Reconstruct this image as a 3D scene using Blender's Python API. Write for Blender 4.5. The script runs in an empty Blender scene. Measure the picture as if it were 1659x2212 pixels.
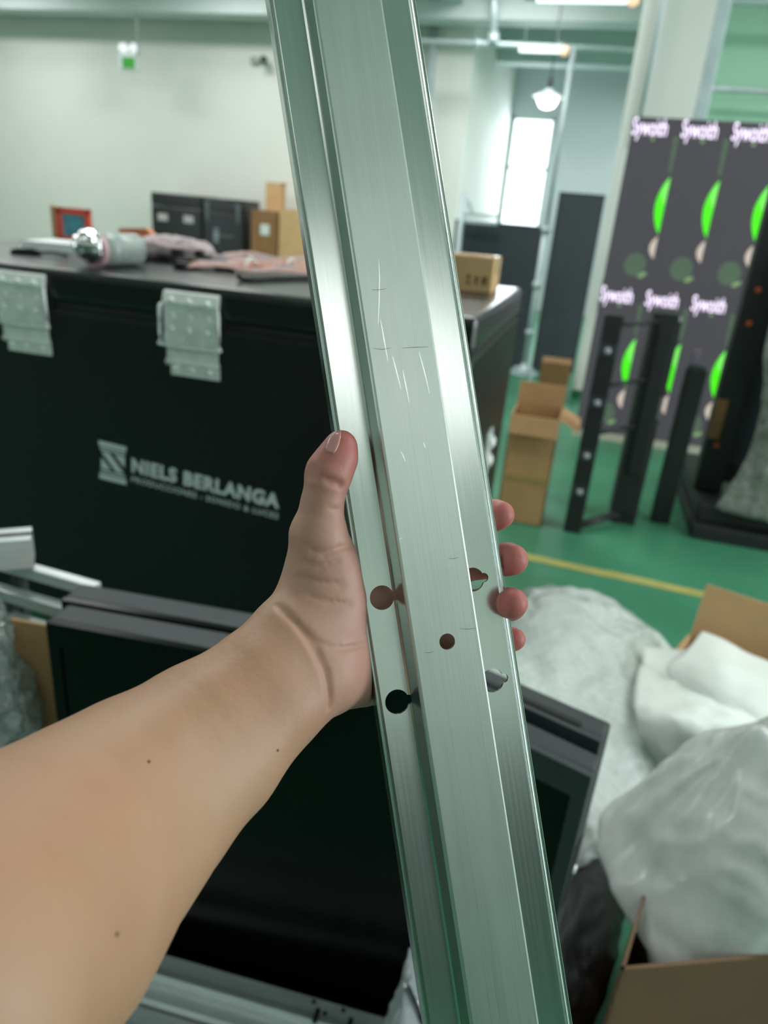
import bpy, bmesh, math, random
import numpy as np
from mathutils import Vector, Matrix, noise
random.seed(7); np.random.seed(7)
S = bpy.context.scene
C = S.collection
rad = math.radians

# ------------------------------------------------------------------ camera
F_PX, CX, CY = 1540.0, 829.5, 1106.0
PITCH, ROLL, YAW, CAM_H = rad(22.5), rad(5.0), rad(14.0), 1.5
hd = np.array([-math.sin(YAW), math.cos(YAW), 0]); rt = np.array([math.cos(YAW), math.sin(YAW), 0]); zz = np.array([0, 0, 1.0])
FW = hd*math.cos(PITCH) - zz*math.sin(PITCH); up0 = hd*math.sin(PITCH) + zz*math.cos(PITCH)
RT = math.cos(ROLL)*rt + math.sin(ROLL)*up0
UP = -math.sin(ROLL)*rt + math.cos(ROLL)*up0
CP = np.array([0, 0, CAM_H])
cam = bpy.data.cameras.new('camera'); cam_o = bpy.data.objects.new('camera', cam); C.objects.link(cam_o)
m = Matrix.Identity(4)
for i in range(3):
    m[i][0], m[i][1], m[i][2], m[i][3] = RT[i], UP[i], -FW[i], CP[i]
cam_o.matrix_world = m
cam.sensor_fit = 'VERTICAL'; cam.sensor_height = 34.6; cam.lens = 34.6*F_PX/2212.0
cam.clip_start = 0.01; cam.clip_end = 200
cam.dof.use_dof = True; cam.dof.focus_distance = 0.355; cam.dof.aperture_fstop = cam.lens/3.4
S.camera = cam_o

# ------------------------------------------------------------------ world, light, exposure
w = bpy.data.worlds.new('sky'); S.world = w; w.use_nodes = True
bg = w.node_tree.nodes['Background']
bg.inputs[0].default_value = (0.86, 0.96, 1.0, 1); bg.inputs[1].default_value = 4.0
S.view_settings.view_transform = 'Standard'; S.view_settings.look = 'None'
S.view_settings.exposure = 0.0; S.view_settings.gamma = 1.0; S.view_settings.use_curve_mapping = False

LAMP_W = 62
def area_light(name, loc, sx, sy, power, color=(1, 1, 1), rot=(0, 0, 0)):
    l = bpy.data.lights.new(name, 'AREA'); l.shape = 'RECTANGLE'; l.size = sx; l.size_y = sy
    l.energy = power; l.color = color
    o = bpy.data.objects.new(name, l); C.objects.link(o); o.location = loc; o.rotation_euler = rot
    return o
for y in (2.6, 6.8, 10.0):          # added fill lights at ceiling height, no lamps modelled there
    for x in (-9.5, -5.5, -1.5, 3.0, 6.5):
        area_light('ceiling_fill_light', (x, y, 4.42), 1.2, 0.6, LAMP_W, (1.0, 0.99, 0.97))
for x in (-7.0, -3.0, 2.5, 6.0): area_light('ceiling_fill_light', (x, -2.6, 4.42), 2.4, 1.2, LAMP_W*0.37, (1.0, 0.99, 0.97))  # added fill behind the lens, brightens the rail's reflections
for x in (0.2, 3.2): area_light('ceiling_fill_light', (x, 13.0, 3.9), 1.2, 0.6, LAMP_W*0.6, (0.92, 0.98, 1.0))  # added fill to lift the far room walls
area_light('far_window_light', (-1.56, 14.9, 2.45), 0.75, 1.85, 32, (0.85, 0.95, 1.0), (rad(-90), 0, 0))
area_light('side_fill_light', (8.8, 1.5, 2.4), 5.0, 2.2, 300, (0.9, 0.97, 1.0), (0, rad(90), 0))  # added daylight fill at an unseen opening in the right wall

# ------------------------------------------------------------------ helpers
def ray(px, py): return RT*(px-CX)/F_PX - UP*(py-CY)/F_PX + FW
def at_depth(px, py, d): return CP + ray(px, py)*d
def at_y(px, py, y): r = ray(px, py); return CP + r*(y/r[1])
def at_z(px, py, z): r = ray(px, py); return CP + r*((z-CAM_H)/r[2])

MATS = {}
def mat(name, col, rough=0.5, metal=0.0, var=0.08, scale=8.0, bump=0.0, bscale=60.0, spec=0.5, emit=None, estr=0.0,
        stretch=None, trans=0.0, alpha=1.0, sss=0.0, coat=0.0):
    if name in MATS: return MATS[name]
    m = bpy.data.materials.new(name); m.use_nodes = True
    nt = m.node_tree; b = nt.nodes['Principled BSDF']
    b.inputs['Roughness'].default_value = rough; b.inputs['Metallic'].default_value = metal
    b.inputs['Specular IOR Level'].default_value = spec
    b.inputs['Transmission Weight'].default_value = trans; b.inputs['Alpha'].default_value = alpha
    b.inputs['Coat Weight'].default_value = coat
    tc = nt.nodes.new('ShaderNodeTexCoord'); vec = tc.outputs['Object']
    if stretch:
        mp = nt.nodes.new('ShaderNodeMapping'); mp.inputs['Scale'].default_value = stretch
        nt.links.new(vec, mp.inputs[0]); vec = mp.outputs[0]
    n = nt.nodes.new('ShaderNodeTexNoise'); n.inputs['Scale'].default_value = scale; n.inputs['Detail'].default_value = 4
    nt.links.new(vec, n.inputs['Vector'])
    r = nt.nodes.new('ShaderNodeValToRGB')
    r.color_ramp.elements[0].position = 0.3; r.color_ramp.elements[1].position = 0.7
    r.color_ramp.elements[0].color = tuple(max(0, c*(1-var)) for c in col)+(1,)
    r.color_ramp.elements[1].color = tuple(min(1, c*(1+var)) for c in col)+(1,)
    nt.links.new(n.outputs['Fac'], r.inputs[0]); nt.links.new(r.outputs[0], b.inputs['Base Color'])
    if bump:
        n2 = nt.nodes.new('ShaderNodeTexNoise'); n2.inputs['Scale'].default_value = bscale; n2.inputs['Detail'].default_value = 5
        nt.links.new(vec, n2.inputs['Vector'])
        bp = nt.nodes.new('ShaderNodeBump'); bp.inputs['Strength'].default_value = bump; bp.inputs['Distance'].default_value = 0.01
        nt.links.new(n2.outputs['Fac'], bp.inputs['Height']); nt.links.new(bp.outputs[0], b.inputs['Normal'])
    if emit:
        b.inputs['Emission Color'].default_value = tuple(emit)+(1,); b.inputs['Emission Strength'].default_value = estr
    MATS[name] = m
    return m

def link(name, me, material=None, parent=None, loc=None, rot=None):
    o = bpy.data.objects.new(name, me); C.objects.link(o)
    if material and me is not None and len(me.materials) == 0: me.materials.append(material)
    if parent: o.parent = parent
    if loc is not None: o.location = loc
    if rot is not None: o.rotation_euler = rot
    return o
def tag(o, label=None, cat=None, group=None, kind=None):
    if label: o['label'] = label
    if cat: o['category'] = cat
    if group: o['group'] = group
    if kind: o['kind'] = kind
    return o
def empty(name, loc=(0, 0, 0), rz=0, label=None, cat=None, group=None):
    o = bpy.data.objects.new(name, None); C.objects.link(o); o.location = loc; o.rotation_euler = (0, 0, rz)
    o.empty_display_size = 0.05
    return tag(o, label, cat, group)
def copy_tree(o, parent=None):
    c = o.copy(); C.objects.link(c)
    if parent: c.parent = parent
    for ch in list(o.children): copy_tree(ch, c)
    return c
def bm_mesh(bm, smooth=False):
    bmesh.ops.recalc_face_normals(bm, faces=bm.faces)
    me = bpy.data.meshes.new('mesh'); bm.to_mesh(me); bm.free()
    if smooth: me.polygons.foreach_set('use_smooth', [True]*len(me.polygons))
    return me
def bm_box(bm, x0, x1, y0, y1, z0, z1, bev=0.0, seg=1):
    r = bmesh.ops.create_cube(bm, size=1.0, matrix=Matrix.Translation(((x0+x1)/2, (y0+y1)/2, (z0+z1)/2)) @ Matrix.Diagonal((x1-x0, y1-y0, z1-z0, 1)))
    if bev > 0:
        es = list({e for v in r['verts'] for e in v.link_edges})
        bmesh.ops.bevel(bm, geom=es, offset=bev, segments=seg, affect='EDGES', profile=0.6)
def box(name, dims, material, parent=None, bev=0.004, seg=2, loc=None, rot=None):
    bm = bmesh.new(); bm_box(bm, *dims, bev=bev, seg=seg)
    return link(name, bm_mesh(bm), material, parent, loc, rot)
def boxes(name, dims, material, parent=None, bev=0.0, loc=None, rot=None):
    bm = bmesh.new()
    for d in dims: bm_box(bm, *d, bev=bev)
    return link(name, bm_mesh(bm), material, parent, loc, rot)
def bm_cyl(bm, p0, p1, r0, r1=None, seg=20):
    p0, p1 = Vector(p0), Vector(p1); d = p1-p0
    q = d.to_track_quat('Z', 'Y').to_matrix().to_4x4()
    bmesh.ops.create_cone(bm, cap_ends=True, segments=seg, radius1=r0, radius2=r0 if r1 is None else r1, depth=d.length,
                          matrix=Matrix.Translation((p0+p1)/2) @ q)
def cyl(name, p0, p1, r, material, parent=None, r1=None, seg=20):
    bm = bmesh.new(); bm_cyl(bm, p0, p1, r, r1, seg)
    for f in bm.faces: f.smooth = len(f.verts) == 4
    return link(name, bm_mesh(bm), material, parent)
def lathe(name, prof, material, parent=None, loc=None, rot=None, seg=28):
    bm = bmesh.new(); rings = []
    for r, z in prof:
        rings.append([bm.verts.new((r*math.cos(2*math.pi*k/seg), r*math.sin(2*math.pi*k/seg), z)) for k in range(seg)])
    for a, b in zip(rings, rings[1:]):
        for k in range(seg): bm.faces.new((a[k], a[(k+1) % seg], b[(k+1) % seg], b[k]))
    bm.faces.new(rings[0]); bm.faces.new(rings[-1])
    me = bm_mesh(bm)
    me.polygons.foreach_set('use_smooth', [len(p.vertices) == 4 for p in me.polygons])
    return link(name, me, material, parent, loc, rot)
def catmull(pts, n=8):
    P = [Vector(p) for p in pts]; P = [P[0]*2-P[1]] + P + [P[-1]*2-P[-2]]; out = []
    for i in range(1, len(P)-2):
        for k in range(n):
            t = k/n; a, b, c, d = P[i-1:i+3]
            out.append(0.5*((2*b)+(c-a)*t+(2*a-5*b+4*c-d)*t*t+(3*b-a-3*c+d)*t**3))
    out.append(P[-2]); return out
def sweep(name, pts, rx, rz, material, parent=None, n=8, seg=10, bm=None):
    """tube of elliptical section (rx sideways, rz up) along a smooth path"""
    own = bm is None
    if own: bm = bmesh.new()
    path = catmull(pts, n); rings = []
    for i, p in enumerate(path):
        t = (path[min(i+1, len(path)-1)]-path[max(i-1, 0)]).normalized()
        s = t.cross(Vector((0, 0, 1)))
        s = Vector((1, 0, 0)) if s.length < 1e-4 else s.normalized()
        u = s.cross(t).normalized()
        rings.append([bm.verts.new(p+s*(rx*math.cos(2*math.pi*k/seg))+u*(rz*math.sin(2*math.pi*k/seg))) for k in range(seg)])
    for a, b in zip(rings, rings[1:]):
        for k in range(seg): bm.faces.new((a[k], a[(k+1) % seg], b[(k+1) % seg], b[k]))
    bm.faces.new(rings[0]); bm.faces.new(rings[-1])
    if own: return link(name, bm_mesh(bm, True), material, parent)
def prism(name, poly, h0, h1, material, parent=None, axis='Y', loc=None, rot=None, scale=1.0):
    """outline (list of 2-D points) given a thickness along an axis"""
    bm = bmesh.new()
    def pt(a, b, h): return (a*scale, h, b*scale) if axis == 'Y' else ((a*scale, b*scale, h) if axis == 'Z' else (h, a*scale, b*scale))
    A = [bm.verts.new(pt(a, b, h0)) for a, b in poly]; B = [bm.verts.new(pt(a, b, h1)) for a, b in poly]
    bm.faces.new(A); bm.faces.new(B)
    for i in range(len(A)): bm.faces.new((A[i], A[(i+1) % len(A)], B[(i+1) % len(A)], B[i]))
    return link(name, bm_mesh(bm), material, parent, loc, rot)
def text(name, body, size, material, parent, loc, rot, offset=0.0, spacing=1.0, extrude=0.0004, width=None, align='LEFT'):
    cu = bpy.data.curves.new(name, 'FONT'); cu.body = body; cu.size = size; cu.offset = offset; cu.space_character = spacing
    cu.extrude = extrude; cu.align_x = align; cu.resolution_u = 3
    t = bpy.data.objects.new(name, cu); C.objects.link(t)
    bpy.context.view_layer.update()
    me = bpy.data.meshes.new_from_object(t.evaluated_get(bpy.context.evaluated_depsgraph_get()))
    bpy.data.objects.remove(t); bpy.data.curves.remove(cu)
    me.materials.clear()
    if width:
        xs = [v.co.x for v in me.vertices]; k = width/(max(xs)-min(xs)); x0 = min(xs)
        for v in me.vertices: v.co.x = (v.co.x-x0)*k
    return link(name, me, material, parent, loc, rot)
def surf(name, net, res, material, parent=None, amp=0.02, freq=6.0, ridge=0.5, seed=0, thick=0.0015, close=False):
    """crumpled sheet: smooth surface through a net of control points, folded by ridged noise"""
    rows = [catmull(r, res) for r in net]; cols = list(zip(*rows))
    grid = [catmull(c, res) for c in cols]; nu, nv = len(grid), len(grid[0])
    P = np.array([[tuple(p) for p in g] for g in grid])
    du = np.gradient(P, axis=0); dv = np.gradient(P, axis=1); N = np.cross(du, dv)
    N /= np.linalg.norm(N, axis=2, keepdims=True)+1e-9
    bm = bmesh.new(); V = []
    for i in range(nu):
        row = []
        for j in range(nv):
            p = Vector(P[i, j]); q = p*freq+Vector((seed*3.1, seed*1.7, seed))
            a = noise.fractal(q, 1.0, 2.1, 4)
            b = 1-abs(noise.noise(q*1.7+Vector((5, 1, 2))))*2
            c = 1-abs(noise.noise(q*4.1+Vector((1, 7, 2))))*2
            row.append(bm.verts.new(p+Vector(N[i, j])*amp*((1-ridge)*a+ridge*b+0.35*ridge*c)))
        V.append(row)
    for i in range(nu-1):
        for j in range(nv-1): bm.faces.new((V[i][j], V[i+1][j], V[i+1][j+1], V[i][j+1]))
    bmesh.ops.recalc_face_normals(bm, faces=bm.faces)
    if thick: bmesh.ops.solidify(bm, geom=bm.faces[:], thickness=thick)
    me = bpy.data.meshes.new('mesh'); bm.to_mesh(me); bm.free()
    me.polygons.foreach_set('use_smooth', [True]*len(me.polygons))
    return link(name, me, material, parent)
def blob(name, loc, size, material, parent=None, amp=0.03, freq=5.0, seed=0, sub=6, power=0.75, shape=None, zmin=None):
    """crumpled closed bag: rounded box pulled into folds"""
    bm = bmesh.new(); bmesh.ops.create_icosphere(bm, subdivisions=sub, radius=1.0)
    for v in bm.verts:
        d = v.co.normalized()
        p = Vector([math.copysign(abs(c)**power, c) for c in d])
        p = Vector((p.x*size[0], p.y*size[1], p.z*size[2]))
        if shape: p = Vector(shape(p, d))
        q = (p+Vector(loc))*freq+Vector((seed*2.3, seed, seed*0.7))
        b = 1-abs(noise.noise(q))*2.2; c = 1-abs(noise.noise(q*2.7+Vector((3, 3, 1))))*2.2; e = noise.noise(q*0.6)
        p = p+d*amp*(0.6*b+0.35*c+0.8*e)
        if zmin is not None: p.z = max(p.z, zmin-loc[2])
        v.co = p
    return link(name, bm_mesh(bm, True), material, parent, loc)

# ------------------------------------------------------------------ materials
M_WALL = mat('white_wall_paint', (0.80, 0.81, 0.77), 0.7, var=0.02, scale=1.5)
M_WALLB = mat('pale_blue_wall_paint', (0.67, 0.71, 0.75), 0.7, var=0.03, scale=1.5)
M_WALLG = mat('pale_green_wall_paint', (0.36, 0.62, 0.46), 0.6, var=0.04, scale=1.0)
M_CEIL = mat('ceiling_paint', (0.66, 0.72, 0.70), 0.7, var=0.03, scale=1.0)
M_BEAM = mat('beam_paint', (0.54, 0.62, 0.62), 0.6, var=0.04, scale=2.0)
M_FLOOR = mat('green_epoxy_floor', (0.055, 0.235, 0.135), 0.35, var=0.16, scale=1.6, bump=0.03, bscale=30)
M_YEL = mat('yellow_floor_paint', (0.42, 0.39, 0.12), 0.5, var=0.15, scale=9)
M_BLACK = mat('black_textured_plastic', (0.010, 0.011, 0.0125), 0.25, var=0.15, scale=40, bump=0.012, bscale=400, spec=0.6)
M_BODY = mat('black_moulded_body', (0.011, 0.012, 0.0135), 0.38, var=0.15, scale=40, bump=0.02, bscale=400, spec=0.35)
M_CARD4 = mat('shaded_brown_card', (0.17, 0.095, 0.048), 0.75, var=0.1, scale=7)  # card colour darkened to carry the shadow on the front carton
M_BLACK2 = mat('matte_black', (0.012, 0.013, 0.015), 0.55, var=0.2, scale=20)
M_GREYBLK = mat('charcoal_powder_coat', (0.035, 0.042, 0.048), 0.5, var=0.12, scale=20)
M_SCREEN = mat('dark_glossy_screen', (0.003, 0.003, 0.004), 0.22, var=0.1, scale=30, spec=0.2)
M_PANEL = mat('slate_panel', (0.045, 0.052, 0.064), 0.5, var=0.08, scale=4)
M_STEEL = mat('zinc_plated_steel', (0.90, 0.92, 0.915), 0.34, 0.22, var=0.1, scale=30)
M_ALU = mat('mill_finish_aluminium', (0.66, 0.69, 0.71), 0.36, 0.55, var=0.08, scale=12, stretch=(1, 12, 12), bump=0.03, bscale=60)
M_PIPE = mat('galvanised_pipe', (0.55, 0.64, 0.67), 0.5, 0.4, var=0.08, scale=6)
M_WHITE = mat('white_print', (0.72, 0.78, 0.78), 0.6, var=0.03)
M_CARD = mat('corrugated_card', (0.46, 0.26, 0.12), 0.75, var=0.10, scale=7, bump=0.05, bscale=90)
M_CARD2 = mat('pale_corrugated_card', (0.64, 0.395, 0.20), 0.75, var=0.08, scale=7)
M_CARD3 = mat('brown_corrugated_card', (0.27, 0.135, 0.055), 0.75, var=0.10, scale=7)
M_TAPE = mat('glossy_brown_tape', (0.36, 0.25, 0.09), 0.12, var=0.1, scale=20, bump=0.35, bscale=70, coat=0.5)
M_LABEL = mat('paper_label', (0.72, 0.76, 0.74), 0.7, var=0.05)
M_INK = mat('dark_ink', (0.10, 0.055, 0.025), 0.7, var=0.05)
M_FOAM = mat('white_foam_sheet', (0.80, 0.83, 0.80), 0.45, var=0.03, scale=5, bump=0.1, bscale=15)
M_RED = mat('red_card', (0.72, 0.10, 0.06), 0.5); M_ORANGE = mat('orange_card', (0.62, 0.17, 0.06), 0.5)
M_BLUE = mat('blue_print', (0.10, 0.34, 0.42), 0.5, var=0.3, scale=30)
M_PAPER = mat('white_paper', (0.82, 0.83, 0.84), 0.6, var=0.02)
M_FOIL = mat('crumpled_foil', (0.82, 0.80, 0.82), 0.12, 1.0, var=0.1, scale=30)
M_PINK = mat('pink_ribbon_cable', (0.50, 0.32, 0.30), 0.45, var=0.25, scale=60)
M_SALMON = mat('salmon_ribbon_cable', (0.60, 0.30, 0.20), 0.45, var=0.25, scale=60)
M_MAUVE = mat('mauve_ribbon_cable', (0.36, 0.28, 0.30), 0.45, var=0.25, scale=60)
M_TAPEROLL = mat('grey_film_roll', (0.33, 0.38, 0.36), 0.3, var=0.12, scale=40)
M_GREENSIGN = mat('green_sign_face', (0.03, 0.30, 0.02), 0.4, emit=(0.03, 0.32, 0.02), estr=0.25)
M_LAMPLENS = mat('clear_lamp_lens', (0.9, 0.9, 0.95), 0.2, emit=(0.95, 0.95, 1), estr=0.5)
M_GREEN_PAINT = mat('green_skirting_paint', (0.02, 0.16, 0.06), 0.5)
M_REAR_DARK = mat('rear_dark_tone', (0.035, 0.055, 0.048), 0.5)
M_RUBBER = mat('black_rubber', (0.012, 0.012, 0.013), 0.7)
M_ORLED = mat('orange_marker', (0.5, 0.09, 0.03), 0.5)

def film(name, col, opac, rough=0.18, bump=0.4, bscale=40, fleck=0.0):
    """thin clear plastic: part see-through, part milky, with a sheen"""
    m = bpy.data.materials.new(name); m.use_nodes = True; nt = m.node_tree; nt.nodes.clear()
    out = nt.nodes.new('ShaderNodeOutputMaterial'); tr = nt.nodes.new('ShaderNodeBsdfTransparent')
    df = nt.nodes.new('ShaderNodeBsdfDiffuse'); tl = nt.nodes.new('ShaderNodeBsdfTranslucent'); gl = nt.nodes.new('ShaderNodeBsdfGlossy')
    df.inputs[0].default_value = col+(1,); tl.inputs[0].default_value = col+(1,); gl.inputs['Roughness'].default_value = rough
    tc = nt.nodes.new('ShaderNodeTexCoord'); n = nt.nodes.new('ShaderNodeTexNoise'); n.inputs['Scale'].default_value = bscale; n.inputs['Detail'].default_value = 4
    nt.links.new(tc.outputs['Object'], n.inputs['Vector'])
    bp = nt.nodes.new('ShaderNodeBump'); bp.inputs['Strength'].default_value = bump; bp.inputs['Distance'].default_value = 0.01
    nt.links.new(n.outputs['Fac'], bp.inputs['Height'])
    nt.links.new(bp.outputs[0], gl.inputs['Normal'])
    a = nt.nodes.new('ShaderNodeMixShader'); a.inputs[0].default_value = 0.35; nt.links.new(df.outputs[0], a.inputs[1]); nt.links.new(tl.outputs[0], a.inputs[2])
    b = nt.nodes.new('ShaderNodeMixShader'); nt.links.new(tr.outputs[0], b.inputs[1]); nt.links.new(a.outputs[0], b.inputs[2])
    mr = nt.nodes.new('ShaderNodeMapRange'); mr.inputs[1].default_value = 0.3; mr.inputs[2].default_value = 0.7
    mr.inputs[3].default_value = max(0, opac-0.12); mr.inputs[4].default_value = min(1, opac+0.12)
    nt.links.new(n.outputs['Fac'], mr.inputs[0]); nt.links.new(mr.outputs[0], b.inputs[0])
    fr = nt.nodes.new('ShaderNodeFresnel'); fr.inputs[0].default_value = 1.5; nt.links.new(bp.outputs[0], fr.inputs['Normal'])
    c = nt.nodes.new('ShaderNodeMixShader'); nt.links.new(fr.outputs[0], c.inputs[0]); nt.links.new(b.outputs[0], c.inputs[1]); nt.links.new(gl.outputs[0], c.inputs[2])
    nt.links.new(c.outputs[0], out.inputs[0])
    return m
M_BUBBLE = film('bubble_wrap', (0.90, 0.96, 0.93), 0.94, 0.25, 0.5, 60)
M_BAG = film('milky_plastic_bag', (0.94, 0.96, 0.96), 0.95, 0.2, 0.35, 25)
M_CLEAR = film('clear_plastic_wrap', (0.72, 0.76, 0.72), 0.42, 0.14, 0.7, 30)
M_GREENFILM = film('crinkled_clear_film', (0.70, 0.80, 0.76), 0.34, 0.07, 1.0, 45)
M_SLEEVE = film('translucent_plastic_sleeve', (0.72, 0.76, 0.80), 0.6, 0.15, 0.5, 20)

# ------------------------------------------------------------------ the room
def struct(name, dims, material, bev=0.0):
    o = box(name, dims, material, bev=bev) if bev else boxes(name, [dims], material)
    return tag(o, kind='structure')
fl = struct('floor', (-16, 12, -9, 24, -0.1, 0.0), M_FLOOR)
# painted yellow aisle line, running with the LED wall
ln = bmesh.new()
for i in range(24):
    x0, x1 = -1.2+i*0.25, -1.2+(i+1)*0.25
    j = [random.uniform(-0.004, 0.004) for _ in range(2)]
    y0 = 3.285-0.058*(x0+0.045); y1 = 3.285-0.058*(x1+0.045)
    ln.faces.new([ln.verts.new(p) for p in ((x0, y0-0.035+j[0], 0.002), (x1, y1-0.035+j[0], 0.002), (x1, y1+0.035+j[1], 0.002), (x0, y0+0.035+j[1], 0.002))])
link('aisle_line', bm_mesh(ln), M_YEL, fl)

struct('wall_back', (-14, -2.25, 12.0, 12.2, 0, 5.2), M_WALL)
wr = bmesh.new()     # return wall beside the window recess
for (a, b) in (((-2.26, 12.1), (-1.98, 15.0)),):
    V = [wr.verts.new(p) for p in ((a[0], a[1], 0), (b[0], b[1], 0), (b[0], b[1], 4.6), (a[0], a[1], 4.6), (a[0]-0.2, a[1], 0), (b[0]-0.2, b[1], 0), (b[0]-0.2, b[1], 4.6), (a[0]-0.2, a[1], 4.6))]
    for q in ((0, 1, 2, 3), (4, 5, 6, 7), (0, 1, 5, 4), (3, 2, 6, 7), (0, 3, 7, 4), (1, 2, 6, 5)): wr.faces.new([V[i] for i in q])
tag(link('wall_return', bm_mesh(wr), M_WALL), kind='structure')
# far wall with its window opening
wx0, wx1, wz0, wz1 = -1.96, -1.17, 1.45, 3.40
tag(boxes('wall_far', [(-2.2, wx0, 15.0, 15.2, 0, 4.6), (wx1, 9.0, 15.0, 15.2, 0, 4.6), (wx0, wx1, 15.0, 15.2, 0, wz0), (wx0, wx1, 15.0, 15.2, wz1, 4.6)], M_WALLB), kind='structure')
win = tag(empty('window_1', ((wx0+wx1)/2, 15.05, wz0)), kind='structure')
ww, wh = wx1-wx0, wz1-wz0
M_FRAME = mat('white_window_frame', (0.75, 0.8, 0.8), 0.5)
boxes('window_frame', [(-ww/2, -ww/2+0.05, 0, 0.08, 0, wh), (ww/2-0.05, ww/2, 0, 0.08, 0, wh), (-ww/2, ww/2, 0, 0.08, 0, 0.05), (-ww/2, ww/2, 0, 0.08, wh-0.05, wh), (-ww/2, ww/2, 0, 0.08, 1.06, 1.11)], M_FRAME, win)
M_GLASS = film('window_glass', (0.9, 0.95, 0.95), 0.12, 0.02, 0.0)
for z0, z1 in ((0.05, 1.06), (1.11, wh-0.05)): box('pane', (-ww/2+0.05, ww/2-0.05, 0.03, 0.04, z0, z1), M_GLASS, win, bev=0.001, seg=1)
struct('wall_partition', (0.62, 9.0, 9.6, 9.75, 0, 4.6), M_WALLG)
struct('wall_left', (-14.2, -14, -3, 12.2, 0, 5.2), M_WALL)
struct('ceiling', (-14, 9, 2.0, 15.2, 4.6, 4.8), M_CEIL)
wrr = struct('wall_rear', (-14, 9, -5.2, -5.0, 0, 4.6), M_WALL)
boxes('dark_reflection_band', [(-14, 9, -5.0, -4.99, 0, 2.3)], M_REAR_DARK, wrr)  # unseen dark band, added to darken the rail's lower reflections
tag(boxes('wall_right', [(9, 9.2, -5.2, 15.2, 0, 1.3), (9, 9.2, -5.2, 15.2, 3.5, 4.6), (9, 9.2, -5.2, -1.0, 1.3, 3.5), (9, 9.2, 4.0, 15.2, 1.3, 3.5)], M_WALL), kind='structure')
struct('ceiling_lower', (-14, 9, -9.0, 2.0, 4.6, 4.8), M_CEIL)
for i, (y, z0) in enumerate(((5.2, 4.25), (8.6, 4.1), (11.4, 4.02), (13.6, 3.95))):
    struct('trim_%d' % (i+1), (-14, 9, y-0.18, y+0.18, z0, 4.6), M_BEAM, bev=0.02)
struct('trim_5', (-2.6, -2.3, 2.0, 15, 4.2, 4.6), M_BEAM, bev=0.02)
# white pillar behind the LED wall with its green painted foot
pil = struct('wall_pillar', (0.0, 0.56, 7.15, 7.6, 0, 4.6), M_WALL, bev=0.015)
boxes('painted_foot', [(-0.006, 0.566, 7.144, 7.606, 0, 0.09)], M_GREEN_PAINT, pil)
box('corner_guard', (0.56, 0.66, 7.15, 7.25, 0, 4.6), M_PIPE, pil, bev=0.01)
cyl('conduit', (0.14, 7.12, 2.2), (0.14, 7.12, 4.6), 0.018, M_PIPE, pil)
box('switch_box', (0.13, 0.2, 7.11, 7.15, 0.86, 0.98), mat('blue_switch', (0.08, 0.13, 0.25), 0.5), pil)
# ------------------------------------------------------------------ pipes, lamps, signs high in the hall
def pipe(name, p0, p1, r, label, cat='pipe', collars=(), group=None):
    t = empty(name, tuple(p0), 0, label, cat, group)
    p0 = Vector(p0); p1 = Vector(p1); d = p1-p0
    cyl('tube', (0, 0, 0), d, r, M_PIPE, t)
    for c in collars: cyl('collar', d*c-d.normalized()*r*1.2, d*c+d.normalized()*r*1.2, r*1.5, M_PIPE, t)
    return t
pipe('water_pipe', (-3.4, 11.1, 3.74), (0.0, 11.1, 3.70), 0.035, 'grey horizontal pipe crossing behind the pendant lamp', collars=(0.4, 0.72))
pipe('conduit_pipe', (-1.2, 9.0, 3.74), (4.0, 9.0, 3.70), 0.045, 'grey conduit running along the very top right', collars=(0.3,))
pipe('sprinkler_pipe', (0.68, 9.3, 3.02), (4.0, 9.3, 2.98), 0.03, 'thin pipe across the pale green wall', collars=(0.05,))
pipe('drop_pipe', (-1.83, 11.1, 3.74), (-1.93, 11.1, 4.6), 0.05, 'white drop pipe under the ceiling beam', collars=(0.05,))
pipe('corner_pipe', (-2.75, 11.85, 0.0), (-2.85, 11.85, 4.6), 0.07, 'pale vertical pipe at the end of the white wall')
st = empty('steel_stand', (-0.56, 8.1, 0), 0, 'tall grey steel pole stand in front of the dark panels', 'stand')
cyl('lower_tube', (0, 0, 0), (0.0, 0, 1.52), 0.032, M_PIPE, st); cyl('upper_tube', (0, 0, 1.5), (0.0, 0, 3.12), 0.02, M_PIPE, st)
for z in (0.45, 0.95, 1.5): cyl('clamp_collar', (0, 0, z-0.03), (0, 0, z+0.03), 0.048, M_PIPE, st)
cyl('base_plate', (0, 0, 0), (0, 0, 0.02), 0.16, M_PIPE, st); lathe('base_cone', [(0.11, 0.02), (0.06, 0.06), (0.034, 0.12)], M_PIPE, st)
hk = empty('side_arm', (0, 0, 0)); hk.parent = st
cyl('arm', (0, 0, 1.62), (-0.02, 0, 3.0), 0.012, M_PIPE, hk)

M_TUBE = mat('lit_tube', (0.95, 1, 0.97), 0.4, emit=(0.85, 1.0, 0.92), estr=1.6)
M_WARM = mat('warm_end_lamp', (0.9, 0.6, 0.4), 0.4, emit=(1.0, 0.55, 0.35), estr=0.9)
def tube_light(loc, L, label, warm=True):
    t = empty('tube_light', loc, 0, label, 'lamp', 'tube lights under the ceiling')
    box('housing', (-L/2, L/2, -0.04, 0.04, 0.05, 0.09), M_WHITE, t)
    cyl('tube', (-L/2, 0, 0.03), (L/2, 0, 0.03), 0.03, M_TUBE, t)
    if warm: lathe('end_lamp', [(0.02, -0.05), (0.05, -0.03), (0.06, 0.01), (0.04, 0.05)], M_WARM, t, (L/2+0.06, 0, 0.03))
    for s in (-1, 1): cyl('hanger', (s*L*0.4, 0, 0.09), (s*L*0.4, 0, 4.6-loc[2]), 0.006, M_PIPE, t)
    return t
tube_light((-1.2, 11.0, 3.62), 0.52, 'short lit tube light on the pipe above the pendant lamp')
tube_light((-0.62, 8.9, 3.66), 0.9, 'lit tube light at the top edge, nearest the camera')
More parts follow.
